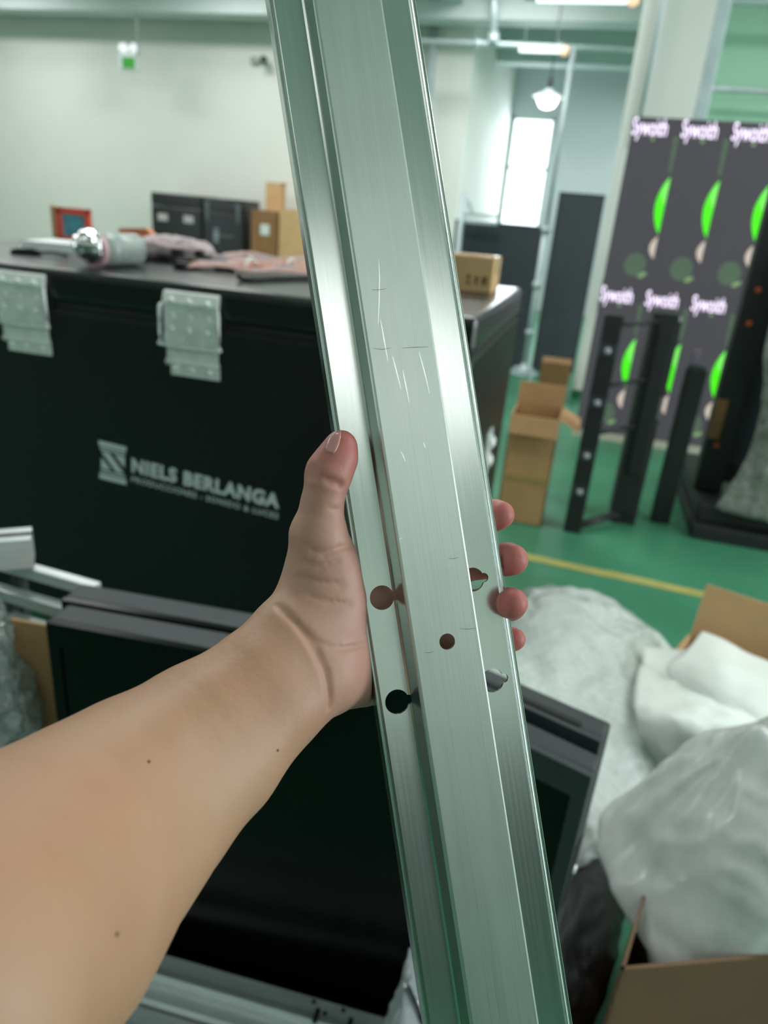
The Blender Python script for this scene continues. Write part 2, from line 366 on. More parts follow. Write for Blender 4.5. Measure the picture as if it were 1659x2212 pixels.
pl = empty('pendant_lamp', (-1.02, 11.2, 3.10), 0, 'glowing white pendant lamp with flat round shade above the window', 'lamp')
lathe('lamp_shade', [(0.03, 0.16), (0.06, 0.12), (0.20, 0.06), (0.21, 0.05)], mat('pale_lamp_shade', (0.75, 0.8, 0.85), 0.4), pl)
lathe('bulb', [(0.02, -0.09), (0.09, -0.07), (0.135, 0.0), (0.13, 0.05)], mat('lit_bulb', (1, 1, 1), 0.4, emit=(1, 1, 0.97), estr=6), pl)
cyl('stem', (0, 0, 0.15), (0, 0, 0.27), 0.035, M_GREYBLK, pl); cyl('wire', (0, 0, 0.27), (0, 0, 1.5), 0.008, M_GREYBLK, pl)

ex = empty('exit_sign', (-7.58, 11.4, 3.28), 0, 'small hanging emergency sign with green face and twin lamps', 'sign')
box('sign_case', (-0.17, 0.15, -0.05, 0.05, 0.0, 0.20), M_WHITE, ex, bev=0.015)
box('sign_face', (-0.09, 0.13, -0.056, -0.05, 0.02, 0.17), M_GREENSIGN, ex, bev=0.002, seg=1)
for x in (-0.10, 0.09): lathe('lamp_head', [(0.05, -0.05), (0.075, -0.045), (0.07, 0.0), (0.04, 0.05)], M_LAMPLENS, ex, (x, -0.02, 0.30), (rad(90), 0, 0))
box('lamp_bar', (-0.14, 0.13, -0.02, 0.02, 0.19, 0.24), M_WHITE, ex, bev=0.006)
cyl('hanging_rod', (0.16, 0, 0.2), (0.16, 0, 1.3), 0.016, mat('grey_rod', (0.5, 0.5, 0.5), 0.5), ex)
cc = empty('security_camera', (-5.52, 11.9, 3.58), 0, 'small dark camera mounted high on the white wall', 'camera')
cyl('lens_barrel', (0.02, -0.02, 0.0), (0.06, -0.16, -0.02), 0.05, M_GREYBLK, cc)
box('wall_bracket', (-0.25, -0.12, 0.02, 0.1, -0.05, 0.05), mat('grey_bracket', (0.4, 0.43, 0.4), 0.5), cc, bev=0.02); cyl('bracket_arm', (-0.14, 0.04, 0), (0.02, -0.03, 0), 0.02, M_WHITE, cc)

# ------------------------------------------------------------------ LED video wall
M_LED = mat('led_face', (0.02, 0.02, 0.025), 0.6, emit=(0.075, 0.070, 0.082), estr=0.7, var=0.1, scale=3)
M_LEDEDGE = mat('led_cabinet_edge', (0.02, 0.02, 0.024), 0.5)
M_LOGO = mat('led_logo_light', (0.9, 0.8, 1), 0.5, emit=(1.0, 0.80, 1.10), estr=1.25)
M_LEAF = mat('led_leaf_green', (0.1, 0.6, 0.02), 0.5, emit=(0.035, 0.62, 0.0), estr=1.0)
M_LEAFHI = mat('led_leaf_light', (0.2, 0.6, 0.1), 0.5, emit=(0.14, 0.66, 0.09), estr=1.0)
M_STEM = mat('led_stem_tan', (0.5, 0.4, 0.35), 0.5, emit=(0.42, 0.34, 0.31), estr=0.9)
M_DIMG = mat('led_dim_green', (0.06, 0.1, 0.06), 0.5, emit=(0.07, 0.10, 0.075), estr=0.75)
M_DIMG2 = mat('led_pale_leaf', (0.15, 0.25, 0.1), 0.5, emit=(0.15, 0.24, 0.11), estr=0.9)
def half_lens(zt, zb, bulge, n=14, lean=0.0):
    pts = [(0, zt)]
    for k in range(1, n): t = k/n; pts.append((-bulge*math.sin(math.pi*t)**0.8, zt+(zb-zt)*t))
    pts.append((0, zb)); return pts
PW, PH, LY = 0.32, 1.10, 5.75
led = empty('led_video_wall', (0.07, LY, 0.0), 0, 'tall LED video wall of dark panels showing logos and green leaves', 'screen')
boxes('plinth', [(-0.02, 1.36, 0.0, 0.3, 0.0, 0.06)], mat('pale_plinth', (0.55, 0.52, 0.42), 0.6), led)
boxes('support_frame', [(0.0, 1.28, 0.08, 0.12, 0.06, 0.12), (0.0, 1.28, 0.08, 0.12, 1.1, 1.2), (0.0, 1.28, 0.08, 0.12, 2.15, 2.25), (0.02, 0.06, 0.08, 0.14, 0.06, 2.25), (1.2, 1.24, 0.08, 0.14, 0.06, 2.25)], M_LEDEDGE, led)
proto = box('panel', (0.0015, PW-0.0015, 0.0, 0.08, 0.0015, PH-0.0015), M_LED, led, bev=0.002, seg=1, loc=(0, 0, 0.06))
text('logo', 'Sywoith', 0.15, M_LOGO, proto, (0.006, -0.002, 0.99), (rad(90), 0, 0), offset=0.001, width=0.225)
prism('leaf', half_lens(0.745, 0.375, 0.062), -0.003, 0, M_LEAF, proto, loc=(PW-0.003, 0, 0))
prism('leaf_highlight', half_lens(0.735, 0.56, 0.036), -0.0045, -0.0035, M_LEAFHI, proto, loc=(PW-0.003, 0, 0))
prism('stem', half_lens(0.36, 0.21, 0.042), -0.003, 0, M_STEM, proto, loc=(PW-0.003, 0, 0))
prism('dim_ball', [(0.075*math.cos(a*math.pi/10), 0.08*math.sin(a*math.pi/10)) for a in range(20)], -0.0025, 0, M_DIMG, proto, loc=(0.20, 0, 0.16))
prism('small_leaf', [(-0.03, -0.018), (0.0, -0.022), (0.03, 0.005), (0.028, 0.022), (0.0, 0.016), (-0.024, -0.004)], -0.004, 0, M_DIMG2, proto, loc=(0.262, 0, 0.095))
prism('light_trail', [(-0.022, 0), (0.0, 0.0), (0.0, 0.22), (-0.034, 0.22)], -0.0025, 0, M_DIMG, proto, loc=(PW-0.004, 0, 0.77))
prism('green_dot', [(0.012*math.cos(a*math.pi/5), 0.012*math.sin(a*math.pi/5)) for a in range(10)], -0.003, 0, M_DIMG2, proto, loc=(0.15, 0, 0.97))
for r in range(2):
    for c in range(4):
        if r == 0 and c == 0: continue
        q = copy_tree(proto, led); q.location = (c*PW, 0, 0.06+r*PH)

# ------------------------------------------------------------------ dark panels, frames and cartons beyond the trunk
def panel(name, dims, label, group=None):
    x0, x1, y0, y1, z0, z1 = dims
    t = empty(name, ((x0+x1)/2, y0, 0), 0, label, 'panel', group); w_ = (x1-x0)/2
    box('face', (-w_+0.015, w_-0.015, 0.0, 0.03, z0+0.015, z1-0.015), M_PANEL, t, bev=0.003)
    boxes('frame', [(-w_, -w_+0.02, -0.004, 0.05, z0, z1), (w_-0.02, w_, -0.004, 0.05, z0, z1), (-w_, w_, -0.004, 0.05, z0, z0+0.02), (-w_, w_, -0.004, 0.05, z1-0.02, z1)], M_GREYBLK, t)
    for s in (-1, 1): box('foot', (s*w_*0.7-0.03, s*w_*0.7+0.03, -0.02, y1-y0, 0, 0.03+z0), M_GREYBLK, t)
panel('display_panel', (-1.57, -0.60, 8.4, 8.75, 0.02, 1.53), 'wide dark panel below the bright window')
panel('display_panel', (-0.50, -0.03, 8.4, 8.75, 0.02, 1.88), 'tall narrow dark panel between steel pole and white pillar')
boxb = empty('wall_bracket_shelf', (-1.42, 8.1, 1.50), 0, 'pale metal bracket standing at the left end of the wide dark panel', 'bracket')
boxes('shelf_plate', [(-0.02, 0.34, 0, 0.2, 0.0, 0.03), (-0.02, 0.34, 0, 0.2, 0.07, 0.10)], M_PIPE, boxb)
cyl('post', (-0.05, 0.1, -1.5), (-0.05, 0.1, 0.3), 0.03, M_PIPE, boxb); cyl('strut', (-0.04, 0.1, 0.28), (0.06, 0.1, 0.1), 0.015, M_PIPE, boxb)

def carton(name, loc, rz, dx, dy, dz, material, label, flaps=None, tape=True, lab=None, openbox=False, group=None, th=0.006, skew=0.0):
    t = empty(name, loc, rz, label, 'box', group)
    if openbox:
        boxes('body', [(-dx/2, dx/2, -dy/2, -dy/2+th, 0, dz), (-dx/2, dx/2, dy/2-th, dy/2, 0, dz), (-dx/2, -dx/2+th, -dy/2, dy/2, 0, dz), (dx/2-th, dx/2, -dy/2, dy/2, 0, dz), (-dx/2, dx/2, -dy/2, dy/2, 0, th)], material, t)
        if skew:
            for v in t.children[0].data.vertices: v.co.x += skew*v.co.y
    else:
        box('body', (-dx/2, dx/2, -dy/2, dy/2, 0, dz-th), material, t, bev=0.004)
        for s in (0, 1): box('top_flap', (-dx/2+0.001, dx/2-0.001, -dy/2+0.001 if s == 0 else 0.001, -0.001 if s == 0 else dy/2-0.001, dz-th, dz), material, t, bev=0.001, seg=1)
    if tape and not openbox:
        boxes('tape', [(-dx/2-0.001, dx/2+0.001, -0.025, 0.025, dz, dz+0.001), (-dx/2-0.0015, -dx/2, -0.025, 0.025, dz-0.06, dz), (dx/2, dx/2+0.0015, -0.025, 0.025, dz-0.06, dz)], M_TAPE, t)
    for fp in (flaps or ()):     # (edge, length, angle)
        e, L, a = fp; ca, sa = math.cos(a), math.sin(a)
        bm = bmesh.new()
        if e in ('F', 'B'): bm_box(bm, -dx/2, dx/2, 0, L, 0, th, bev=0.0015)
        else: bm_box(bm, 0, L, -dy/2, dy/2, 0, th, bev=0.0015)
        o = link('flap', bm_mesh(bm), material, t)
        if e == 'B': o.location = (0, dy/2, dz); o.rotation_euler = (a, 0, 0)
        if e == 'F': o.location = (0, -dy/2, dz); o.rotation_euler = (-a, 0, 0); o.scale = (1, -1, 1)
        if e == 'R': o.location = (dx/2, 0, dz); o.rotation_euler = (0, -a, 0)
        if e == 'L': o.location = (-dx/2, 0, dz); o.rotation_euler = (0, a, 0); o.scale = (-1, 1, 1)
    if lab:
        x, z, w_, h_ = lab; box('paper_label', (x-w_/2, x+w_/2, -dy/2-0.0015, -dy/2, z-h_/2, z+h_/2), M_LABEL, t, bev=0.0005, seg=1)
    return t
carton('cardboard_box', (-0.16, 3.85, 0), rad(0), 0.25, 0.30, 0.60, M_CARD, 'tall brown cardboard box with raised flaps behind the trunk corner', flaps=(('B', 0.12, rad(85)), ('R', 0.115, rad(-25)), ('F', 0.10, rad(-75))), openbox=True)
cb = [o for o in C.objects if o.get('label', '').startswith('tall brown cardboard box')][0]
boxes('tape', [(-0.1265, -0.125, -0.03, 0.03, 0.3, 0.6), (-0.126, 0.126, -0.1515, -0.15, 0.24, 0.27)], M_TAPE, cb)
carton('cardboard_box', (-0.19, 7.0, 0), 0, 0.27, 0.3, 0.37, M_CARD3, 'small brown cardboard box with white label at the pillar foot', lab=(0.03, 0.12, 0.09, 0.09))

def led_frame(name, label, posts, bars, loc):
    t = empty(name, loc, 0, label, 'frame')
    for p in posts: box('post', p, M_BLACK2, t, bev=0.006)
    for b in bars: box('rail', b, M_BLACK2, t, bev=0.004)
    return t
f1 = led_frame('led_cabinet_rack', 'black ladder-like cabinet frame with splayed foot, leftmost before the LED wall',
    [(0.0, 0.09, 0.0, 0.07, 0.0, 1.15), (0.24, 0.37, 0.26, 0.34, 0.06, 1.16)], [], (0.085, 3.70, 0))
for z in (0.24, 0.44, 0.72, 0.98):
    boxes('rung', [(0.0, 0.09, -0.004, 0.0, z-0.03, z+0.03)], M_GREYBLK, f1)
    lathe('locating_spot', [(0.012, 0.0), (0.016, 0.004), (0.010, 0.008)], mat('pale_spot', (0.45, 0.45, 0.5), 0.4), f1, (0.045, -0.004, z), (rad(90), 0, 0), seg=14)
for z in (0.03, 0.55, 0.8, 1.1): cyl('cross_bar', (0.06, 0.04, z), (0.3, 0.30, z+0.02), 0.022 if z < 0.1 else 0.012, M_BLACK2, f1)
f2 = led_frame('led_cabinet_column', 'thick black cabinet column beside the ladder-like frame', [(0.0, 0.135, 0.0, 0.30, 0.0, 1.16), (0.03, 0.11, -0.02, 0.0, 0.3, 1.1)], [], (0.335, 3.97, 0.0))
for x, z in ((0.02, 1.10), (0.022, 0.93), (0.10, 1.0), (0.115, 1.14), (0.05, 0.32)):
    lathe('locating_spot', [(0.012, 0.0), (0.016, 0.004), (0.010, 0.008)], mat('pale_spot', (0.45, 0.45, 0.5), 0.4), f2, (x, -0.001, z), (rad(90), 0, 0), seg=14)
box('handle_plate', (0.095, 0.13, -0.006, 0.0, 0.62, 0.74), mat('grey_plate', (0.22, 0.2, 0.2), 0.5), f2, bev=0.002)
f3 = led_frame('led_cabinet_post', 'short black upright post standing alone before the LED wall', [(0.0, 0.10, 0.0, 0.10, 0.0, 0.88)], [], (0.565, 4.08, 0))
box('top_cap', (0.01, 0.09, 0.01, 0.09, 0.88, 0.90), M_GREYBLK, f3); box('pale_clip', (0.01, 0.05, 0.04, 0.06, 0.9, 0.98), mat('mauve_clip', (0.25, 0.2, 0.28), 0.5), f3)
f4 = led_frame('led_poster_back', 'tall black cabinet back with orange marks at the right edge', [(0.0, 0.15, 0.0, 0.10, 0.19, 2.1), (0.60, 0.70, 0.0, 0.10, 0.19, 2.1)], [(0.12, 0.62, 0.02, 0.08, 1.9, 2.05), (0.12, 0.62, 0.02, 0.08, 0.25, 0.35)], (0.77, 4.24, 0))
box('back_board', (0.13, 0.62, 0.05, 0.07, 0.25, 2.0), M_PANEL, f4)
for z in (0.46, 1.13, 1.30): lathe('orange_mark', [(0.012, 0), (0.016, 0.003), (0.01, 0.006)], M_ORLED, f4, (0.06, -0.001, z), (rad(90), 0, 0), seg=12)
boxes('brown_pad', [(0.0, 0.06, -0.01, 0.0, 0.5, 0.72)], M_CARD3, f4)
pf = empty('black_platform', (1.2, 4.55, 0), 0, 'low black stacked platform under the clear plastic wrapped cabinet', 'platform')
box('lower_tier', (-0.44, 0.7, -0.62, 0.5, 0.0, 0.08), M_BLACK2, pf, bev=0.01); box('upper_tier', (-0.42, 0.68, -0.55, 0.5, 0.085, 0.185), M_BLACK2, pf, bev=0.01)
wb = empty('wrapped_cabinet', (1.14, 4.06, 0.19), 0, 'cabinet shrouded in hanging clear plastic at the right edge', 'cabinet')
box('cabinet_body', (-0.14, 0.38, 0.0, 0.09, 0.0, 1.5), M_GREYBLK, wb, bev=0.01)
nets = []
for i in range(5):
    u = i/4; nets.append([(-0.29+0.07*math.sin(j*1.3)+(0.12*(j/5)) if i == 0 else (-0.29+u*0.75), -0.06-0.09*math.sin(math.pi*u)-0.02*math.cos(j*2+i), -0.02+1.5*j/5) for j in range(6)])
surf('plastic_shroud', nets, 9, M_CLEAR, wb, amp=0.03, freq=7, ridge=0.6, seed=3)

# far wall: trunks and cartons
def far_case(loc, w_, h_, label, logo):
    t = empty('flight_case', loc, 0, label, 'case', 'flight cases against the white wall')
    box('body', (-w_/2, w_/2, 0, 0.6, 0.1, h_-0.2), M_BLACK, t, bev=0.02); box('lid', (-w_/2, w_/2, 0, 0.6, h_-0.195, h_), M_BLACK, t, bev=0.02)
    for sx in (-1, 1):
        for y in (0.08, 0.52): lathe('caster', [(0.05, -0.02), (0.05, 0.02)], M_RUBBER, t, (sx*(w_/2-0.1), y, 0.05), (0, rad(90), 0), seg=16)
    if logo:
        for sx in (-0.28, 0.27): prism('latch', [(-0.05, 0.1), (0.05, 0.1), (0.03, 0.0), (0.02, -0.18), (-0.02, -0.18), (-0.03, 0)], -0.012, 0, mat('dull_latch', (0.12, 0.14, 0.14), 0.4), t, loc=(sx, 0, h_-0.17))
        for z0, z1 in ((0.88, 0.92), (0.94, 1.04), (1.06, 1.09)): boxes('emblem_bar', [(-0.17, -0.08, -0.003, 0, z0, z1)], mat('dull_print', (0.25, 0.3, 0.32), 0.6), t)
        text('lettering', 'NIELS BERLANGA', 0.05, mat('dull_print2', (0.16, 0.19, 0.2), 0.6), t, (-0.07, -0.002, 0.97), (rad(90), 0, 0), offset=0.001, width=0.27)
    else:
        for sx in (-0.25, 0.22): box('paper_label', (sx-0.09, sx+0.09, -0.003, 0, 1.13, 1.24), mat('grey_label', (0.5, 0.46, 0.46), 0.6), t, bev=0.001, seg=1)
    return t
far_case((-6.71, 11.2, 0), 0.92, 1.555, 'black flight case with two white paper labels against the wall', False)
far_case((-5.88, 11.22, 0), 0.72, 1.545, 'charcoal flight case with faint logo, right of the labelled one', True)
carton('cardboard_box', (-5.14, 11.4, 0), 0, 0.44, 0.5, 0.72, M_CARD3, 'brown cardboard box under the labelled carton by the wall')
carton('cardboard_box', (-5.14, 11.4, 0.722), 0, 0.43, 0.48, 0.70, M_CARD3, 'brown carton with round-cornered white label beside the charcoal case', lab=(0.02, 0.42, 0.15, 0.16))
carton('cardboard_box', (-5.12, 11.55, 1.424), 0, 0.27, 0.18, 0.42, M_CARD2, 'slim pale cardboard box standing on the labelled brown carton', flaps=(('R', 0.1, rad(-10)),))
carton('cardboard_box', (-4.66, 11.45, 0), 0, 0.48, 0.5, 1.47, M_CARD2, 'tall pale carton half hidden behind the aluminium rail')
# ------------------------------------------------------------------ the black road trunk
TX0, TX1, TY0, TY1, TZ = -2.40, -0.26, 1.85, 3.0, 1.28
tk = empty('road_trunk', ((TX0+TX1)/2, (TY0+TY1)/2, 0), 0, 'big black road trunk with white logo and zinc hinge latches', 'trunk')
ox, oy = (TX0+TX1)/2, (TY0+TY1)/2
def T(x0, x1, y0, y1, z0, z1): return (x0-ox, x1-ox, y0-oy, y1-oy, z0, z1)
box('body', T(TX0, TX1, TY0, TY1, 0.14, 1.172), M_BODY, tk, bev=0.02, seg=3)
box('lid', T(TX0, TX1, TY0, TY1, 1.184, TZ), M_BLACK, tk, bev=0.022, seg=3)
boxes('seam_gasket', [T(TX0+0.01, TX1-0.01, TY0+0.01, TY1-0.01, 1.165, 1.19)], M_RUBBER, tk)
M_RECESS = mat('latch_recess', (0.004, 0.004, 0.005), 0.6)
def latch(x, z, name='hinge_latch', label=None):
    L = empty(name, (x-ox, TY0-oy, z)); L.parent = tk
    if label: L['label'] = label
    w_ = 0.085
    boxes('recess', [(-w_-0.016, w_+0.014, -0.001, 0.012, -0.13, 0.075)], M_RECESS, L)
    # upper leaf: bent over the lid edge, waist, and riveted face
    prism('upper_leaf', [(0.012, 0.095), (-0.012, 0.088), (-0.02, 0.06), (-0.012, 0.045), (-0.012, -0.022), (-0.018, -0.03), (-0.018, -0.05), (-0.006, -0.05), (-0.006, 0.045), (0.0, 0.075), (0.012, 0.083)], -w_, w_, M_STEEL, L, axis='X')
    prism('middle_leaf', [(-w_+0.006, 0.02), (w_-0.006, 0.02), (w_-0.006, -0.052), (0.03, -0.052), (0.02, -0.03), (-0.02, -0.03), (-0.03, -0.052), (-w_+0.006, -0.052)], -0.022, -0.016, M_STEEL, L)
    prism('lower_leaf', [(-w_+0.004, -0.05), (w_-0.004, -0.05), (w_-0.004, -0.10), (w_, -0.105), (w_, -0.145), (-w_+0.016, -0.145), (-w_+0.016, -0.105), (-w_+0.004, -0.10)], -0.010, -0.004, M_STEEL, L)
    prism('fold', [(-0.004, -0.098), (-0.016, -0.108), (-0.008, -0.118)], -w_, w_, M_STEEL, L, axis='X')
    b = bmesh.new()
    loop = [(-w_-0.004, -0.014, 0.055), (-w_-0.008, -0.022, 0.04), (-w_-0.008, -0.022, -0.045), (-w_, -0.024, -0.058), (w_, -0.024, -0.058), (w_+0.006, -0.022, -0.045), (w_+0.006, -0.022, 0.03), (w_, -0.016, 0.05)]
    sweep('wire_loop', loop, 0.0045, 0.0045, M_STEEL, L, n=4, seg=8)
    for zz_ in (0.066, 0.024, -0.012, -0.125):
        for k in (-1, 0, 1):
            lathe('rivet', [(0.009, 0.0), (0.0085, 0.003), (0.005, 0.006), (0.001, 0.007)], M_STEEL, L, (k*0.055, {0.066: -0.018, 0.024: -0.013, -0.012: -0.0225, -0.125: -0.0105}[zz_], zz_), (rad(90), 0, 0), seg=12)
    return L
latch(-1.065, 1.168); latch(-1.63, 1.168); latch(-0.50, 1.168)
# side latch and grab chain on the right face
SL = empty('side_latch', (TX1-ox, 2.50-oy, 0.73)); SL.parent = tk
prism('latch_plate', [(-0.06, 0.09), (0.06, 0.09), (0.06, -0.09), (-0.06, -0.09)], 0.0, 0.006, M_STEEL, SL, axis='X')
for z in (0.05, -0.02): lathe('twist_wing', [(0.02, 0), (0.028, 0.008), (0.012, 0.02)], M_STEEL, SL, (0.006, 0.0, z), (0, rad(90), 0), seg=14)
sweep('dark_handle', [(0.004, -0.03, -0.09), (0.03, -0.03, -0.12), (0.03, -0.03, -0.2), (0.004, -0.03, -0.23)], 0.012, 0.012, M_RUBBER, SL, n=5)
box('corner_recess', T(TX1-0.10, TX1-0.012, TY0-0.002, TY0+0.02, 0.95, 1.12), M_RECESS, tk, bev=0.01)
for x in (TX0+0.15, TX1-0.15):
    for y in (TY0+0.15, TY1-0.15):
        cs = lathe('caster', [(0.02, -0.022), (0.055, -0.02), (0.055, 0.02), (0.02, 0.022)], M_RUBBER, tk, (x-ox, y-oy, 0.055), (0, rad(90), 0), seg=20)
        boxes('caster_fork', [(-0.035, -0.028, -0.02, 0.03, -0.01, 0.09), (0.028, 0.035, -0.02, 0.03, -0.01, 0.09), (-0.05, 0.05, -0.05, 0.05, 0.08, 0.088)], M_STEEL, tk, loc=(x-ox, y-oy, 0.0))
# white print: emblem and two lines of lettering
LGX, LGZ, TILT = -1.405, 0.775, rad(-3.6)
lg = empty('printed_logo', (LGX-ox, TY0-oy-0.0012, LGZ)); lg.parent = tk; lg.rotation_euler = (0, -TILT*1.0, 0)
em = [(0.0, 0.098, -0.016, 0.0), (0.004, 0.094, -0.028, -0.021), (0.004, 0.094, -0.106, -0.099), (0.0, 0.098, -0.128, -0.112)]
for a, b, c, d in em: boxes('emblem_bar', [(a, b, -0.0006, 0.0004, c, d)], M_WHITE, lg)
prism('emblem_diagonal', [(0.008, -0.034), (0.036, -0.034), (0.09, -0.092), (0.062, -0.092)], -0.0006, 0.0004, M_WHITE, lg)
prism('emblem_diagonal', [(0.008, -0.056), (0.008, -0.092), (0.044, -0.092)], -0.0006, 0.0004, M_WHITE, lg)
prism('emblem_diagonal', [(0.056, -0.034), (0.092, -0.034), (0.092, -0.070)], -0.0006, 0.0004, M_WHITE, lg)
text('lettering', 'NIELS BERLANGA', 0.062, M_WHITE, lg, (0.118, 0, -0.076), (rad(90), 0, 0), offset=0.0026, spacing=1.1, width=0.505)
text('small_lettering', 'PRODUCCIONES - SONIDO & LUCES', 0.026, M_WHITE, lg, (0.118, 0, -0.112), (rad(90), 0, 0), offset=0.0002, spacing=1.15, width=0.505)

# ------------------------------------------------------------------ things lying on the trunk lid
def on(x, y, dz=0.0): return (x, y, TZ+dz)
fr = empty('picture_box', on(-2.13, 2.72), rad(8), 'red and orange framed box with blue picture, leaning at the back left of the lid', 'box')
prism('side_panel', [(-0.03, 0), (0.0, 0), (0.0, 0.125), (-0.03, 0.13)], 0.0, 0.03, M_CARD2, fr, loc=(-0.05, 0, 0.02))
boxes('red_frame', [(-0.055, -0.03, -0.005, 0.02, 0.02, 0.145), (0.07, 0.09, -0.005, 0.02, 0.02, 0.145), (-0.055, 0.09, -0.005, 0.02, 0.12, 0.145), (-0.055, 0.09, -0.005, 0.02, 0.02, 0.035)], M_RED, fr)
boxes('picture', [(-0.032, 0.072, 0.0, 0.012, 0.03, 0.122)], M_BLUE, fr)
boxes('rest_block', [(-0.05, 0.085, 0.0, 0.05, 0.0, 0.02)], M_PAPER, fr)
pp = empty('paper_stack', on(-1.96, 2.45), rad(14), 'low stack of white paper in front of the red framed box', 'paper')
for i in range(4): box('sheet_bundle', (-0.10+0.004*i, 0.10+0.004*i, -0.12, 0.12, i*0.008, i*0.008+0.0075), M_PAPER, pp, bev=0.001, seg=1)
ob = empty('orange_pouch', on(-1.83, 2.72), rad(5), 'flat orange packet behind the wrapped roll', 'packet')
prism('packet_body', [(-0.07, 0.0), (0.10, 0.0), (0.10, 0.06), (0.055, 0.095), (-0.06, 0.085), (-0.075, 0.03)], 0, 0.04, M_ORANGE, ob)
prism('packet_fold', [(0.06, 0.0), (0.11, 0.0), (0.13, 0.05), (0.08, 0.07)], -0.015, 0.0, M_SALMON, ob)
rl = empty('wrapped_roll', on(-1.44, 2.10), rad(0), 'short grey roll with crumpled shiny foil end on the trunk lid', 'roll')
cyl('roll_body', (-0.055, -0.09, 0.05), (-0.03, 0.09, 0.05), 0.05, M_TAPEROLL, rl, seg=28)
cyl('pink_band', (-0.056, -0.096, 0.05), (-0.053, -0.075, 0.05), 0.0515, mat('pink_band', (0.62, 0.38, 0.42), 0.4), rl, seg=28)
blob('foil_end', (-0.062, -0.10, 0.062), (0.046, 0.03, 0.045), M_FOIL, rl, amp=0.008, freq=45, seed=2, sub=4, power=1.0)
random.seed(11)
mats3 = [M_PINK, M_SALMON, M_MAUVE]
for i in range(7):
    x0 = -1.36+random.uniform(0, 0.10); y0 = 2.24+0.05*i+random.uniform(-0.02, 0.02)
    col = ['pink', 'salmon', 'mauve'][i % 3]
    place = ['nearest the lid edge', 'second from the lid edge', 'third from the lid edge', 'in the middle of the heap', 'third from the back', 'second from the back', 'at the back of the heap'][i]
    rb = empty('ribbon_cable', on(x0, y0), 0, '%s flat ribbon cable, %s' % (col, place), 'cable', 'ribbon cables heaped on the trunk lid')
    pts = [(0, 0, 0.012+0.004*i)]
    for k in range(1, 6): pts.append((k*0.10+random.uniform(-0.02, 0.02), k*0.045+random.uniform(-0.03, 0.03), 0.012+0.012*math.sin(k*1.7+i)**2+0.004*i*(k < 5)))
    bm = bmesh.new()
    for s in (-1, 0, 1): sweep('', [(p[0], p[1]+s*0.014, p[2]+0.004*s) for p in pts], 0.011, 0.0035, None, bm=bm, n=6, seg=8)
    link('ribbon', bm_mesh(bm, True), mats3[i % 3], rb)
    box('connector', (-0.03, 0.015, -0.022, 0.022, 0.0, 0.022+0.006*(i % 3)), M_BLACK2, rb, bev=0.003)
    if i in (1, 4): sweep('cable_tie', [(0.2, 0.05, 0.02), (0.21, 0.07, 0.05), (0.22, 0.10, 0.03)], 0.006, 0.004, M_PAPER, rb, n=5, seg=8)
pb = empty('parts_bag', on(-1.62, 2.42), 0, 'crumpled mauve plastic bag of parts behind the wrapped roll', 'bag')
blob('bag_body', (0.08, 0.12, 0.035), (0.16, 0.10, 0.035), M_MAUVE, pb, amp=0.02, freq=18, seed=5, sub=4, power=0.9, zmin=0.001)
for (dx, dy) in ((0.16, 0.02), (0.22, 0.06), (0.02, 0.0)): box('dark_clip', (dx-0.02, dx+0.02, dy-0.015, dy+0.015, 0.0, 0.05), M_BLACK2, pb, bev=0.004)
tag(sweep('black_cable', [on(-1.03, 2.06, 0.02), on(-1.025, 2.07, 0.008), on(-0.99, 2.10, 0.008), on(-0.97, 2.20, 0.008), on(-0.90, 2.36, 0.008), on(-0.72, 2.48, 0.008), on(-0.5, 2.46, 0.008)], 0.0075, 0.0075, M_RUBBER), 'short black cable with bent end on the trunk lid', 'cable')
cl = empty('black_tool', on(-1.87, 2.14), rad(20), 'small black clip lying at the left end of the lid', 'clip')
prism('clip_body', [(-0.04, 0), (0.05, 0), (0.07, 0.012), (0.03, 0.022), (-0.03, 0.016)], -0.012, 0.012, M_RUBBER, cl); sweep('clip_arm', [(0.05, 0, 0.01), (0.09, 0.02, 0.012), (0.14, 0.02, 0.006)], 0.006, 0.005, M_RUBBER, cl, n=5)
cy = carton('cardboard_box', (-0.435, 2.675, TZ), 0, 0.205, 0.19, 0.118, M_CARD2, 'small tan cardboard box at the right end of the trunk lid')
for k, poly in enumerate(([(-0.008, 0), (0.008, 0), (0.008, 0.006), (0.002, 0.006), (0.002, 0.018), (0.008, 0.03), (-0.008, 0.03), (-0.002, 0.018), (-0.002, 0.006), (-0.008, 0.006)],
                          [(-0.003, 0), (0.003, 0), (0.003, 0.018), (0.009, 0.018), (0, 0.03), (-0.009, 0.018), (-0.003, 0.018)],
                          [(-0.008, 0), (-0.004, 0), (0, 0.014), (0.004, 0), (0.008, 0), (0.008, 0.03), (0.004, 0.03), (0, 0.02), (-0.004, 0.03), (-0.008, 0.03)])):
    prism('printed_mark', poly, -0.0962, -0.095, M_INK, cy, loc=(0.02+0.028*k, 0, 0.025))

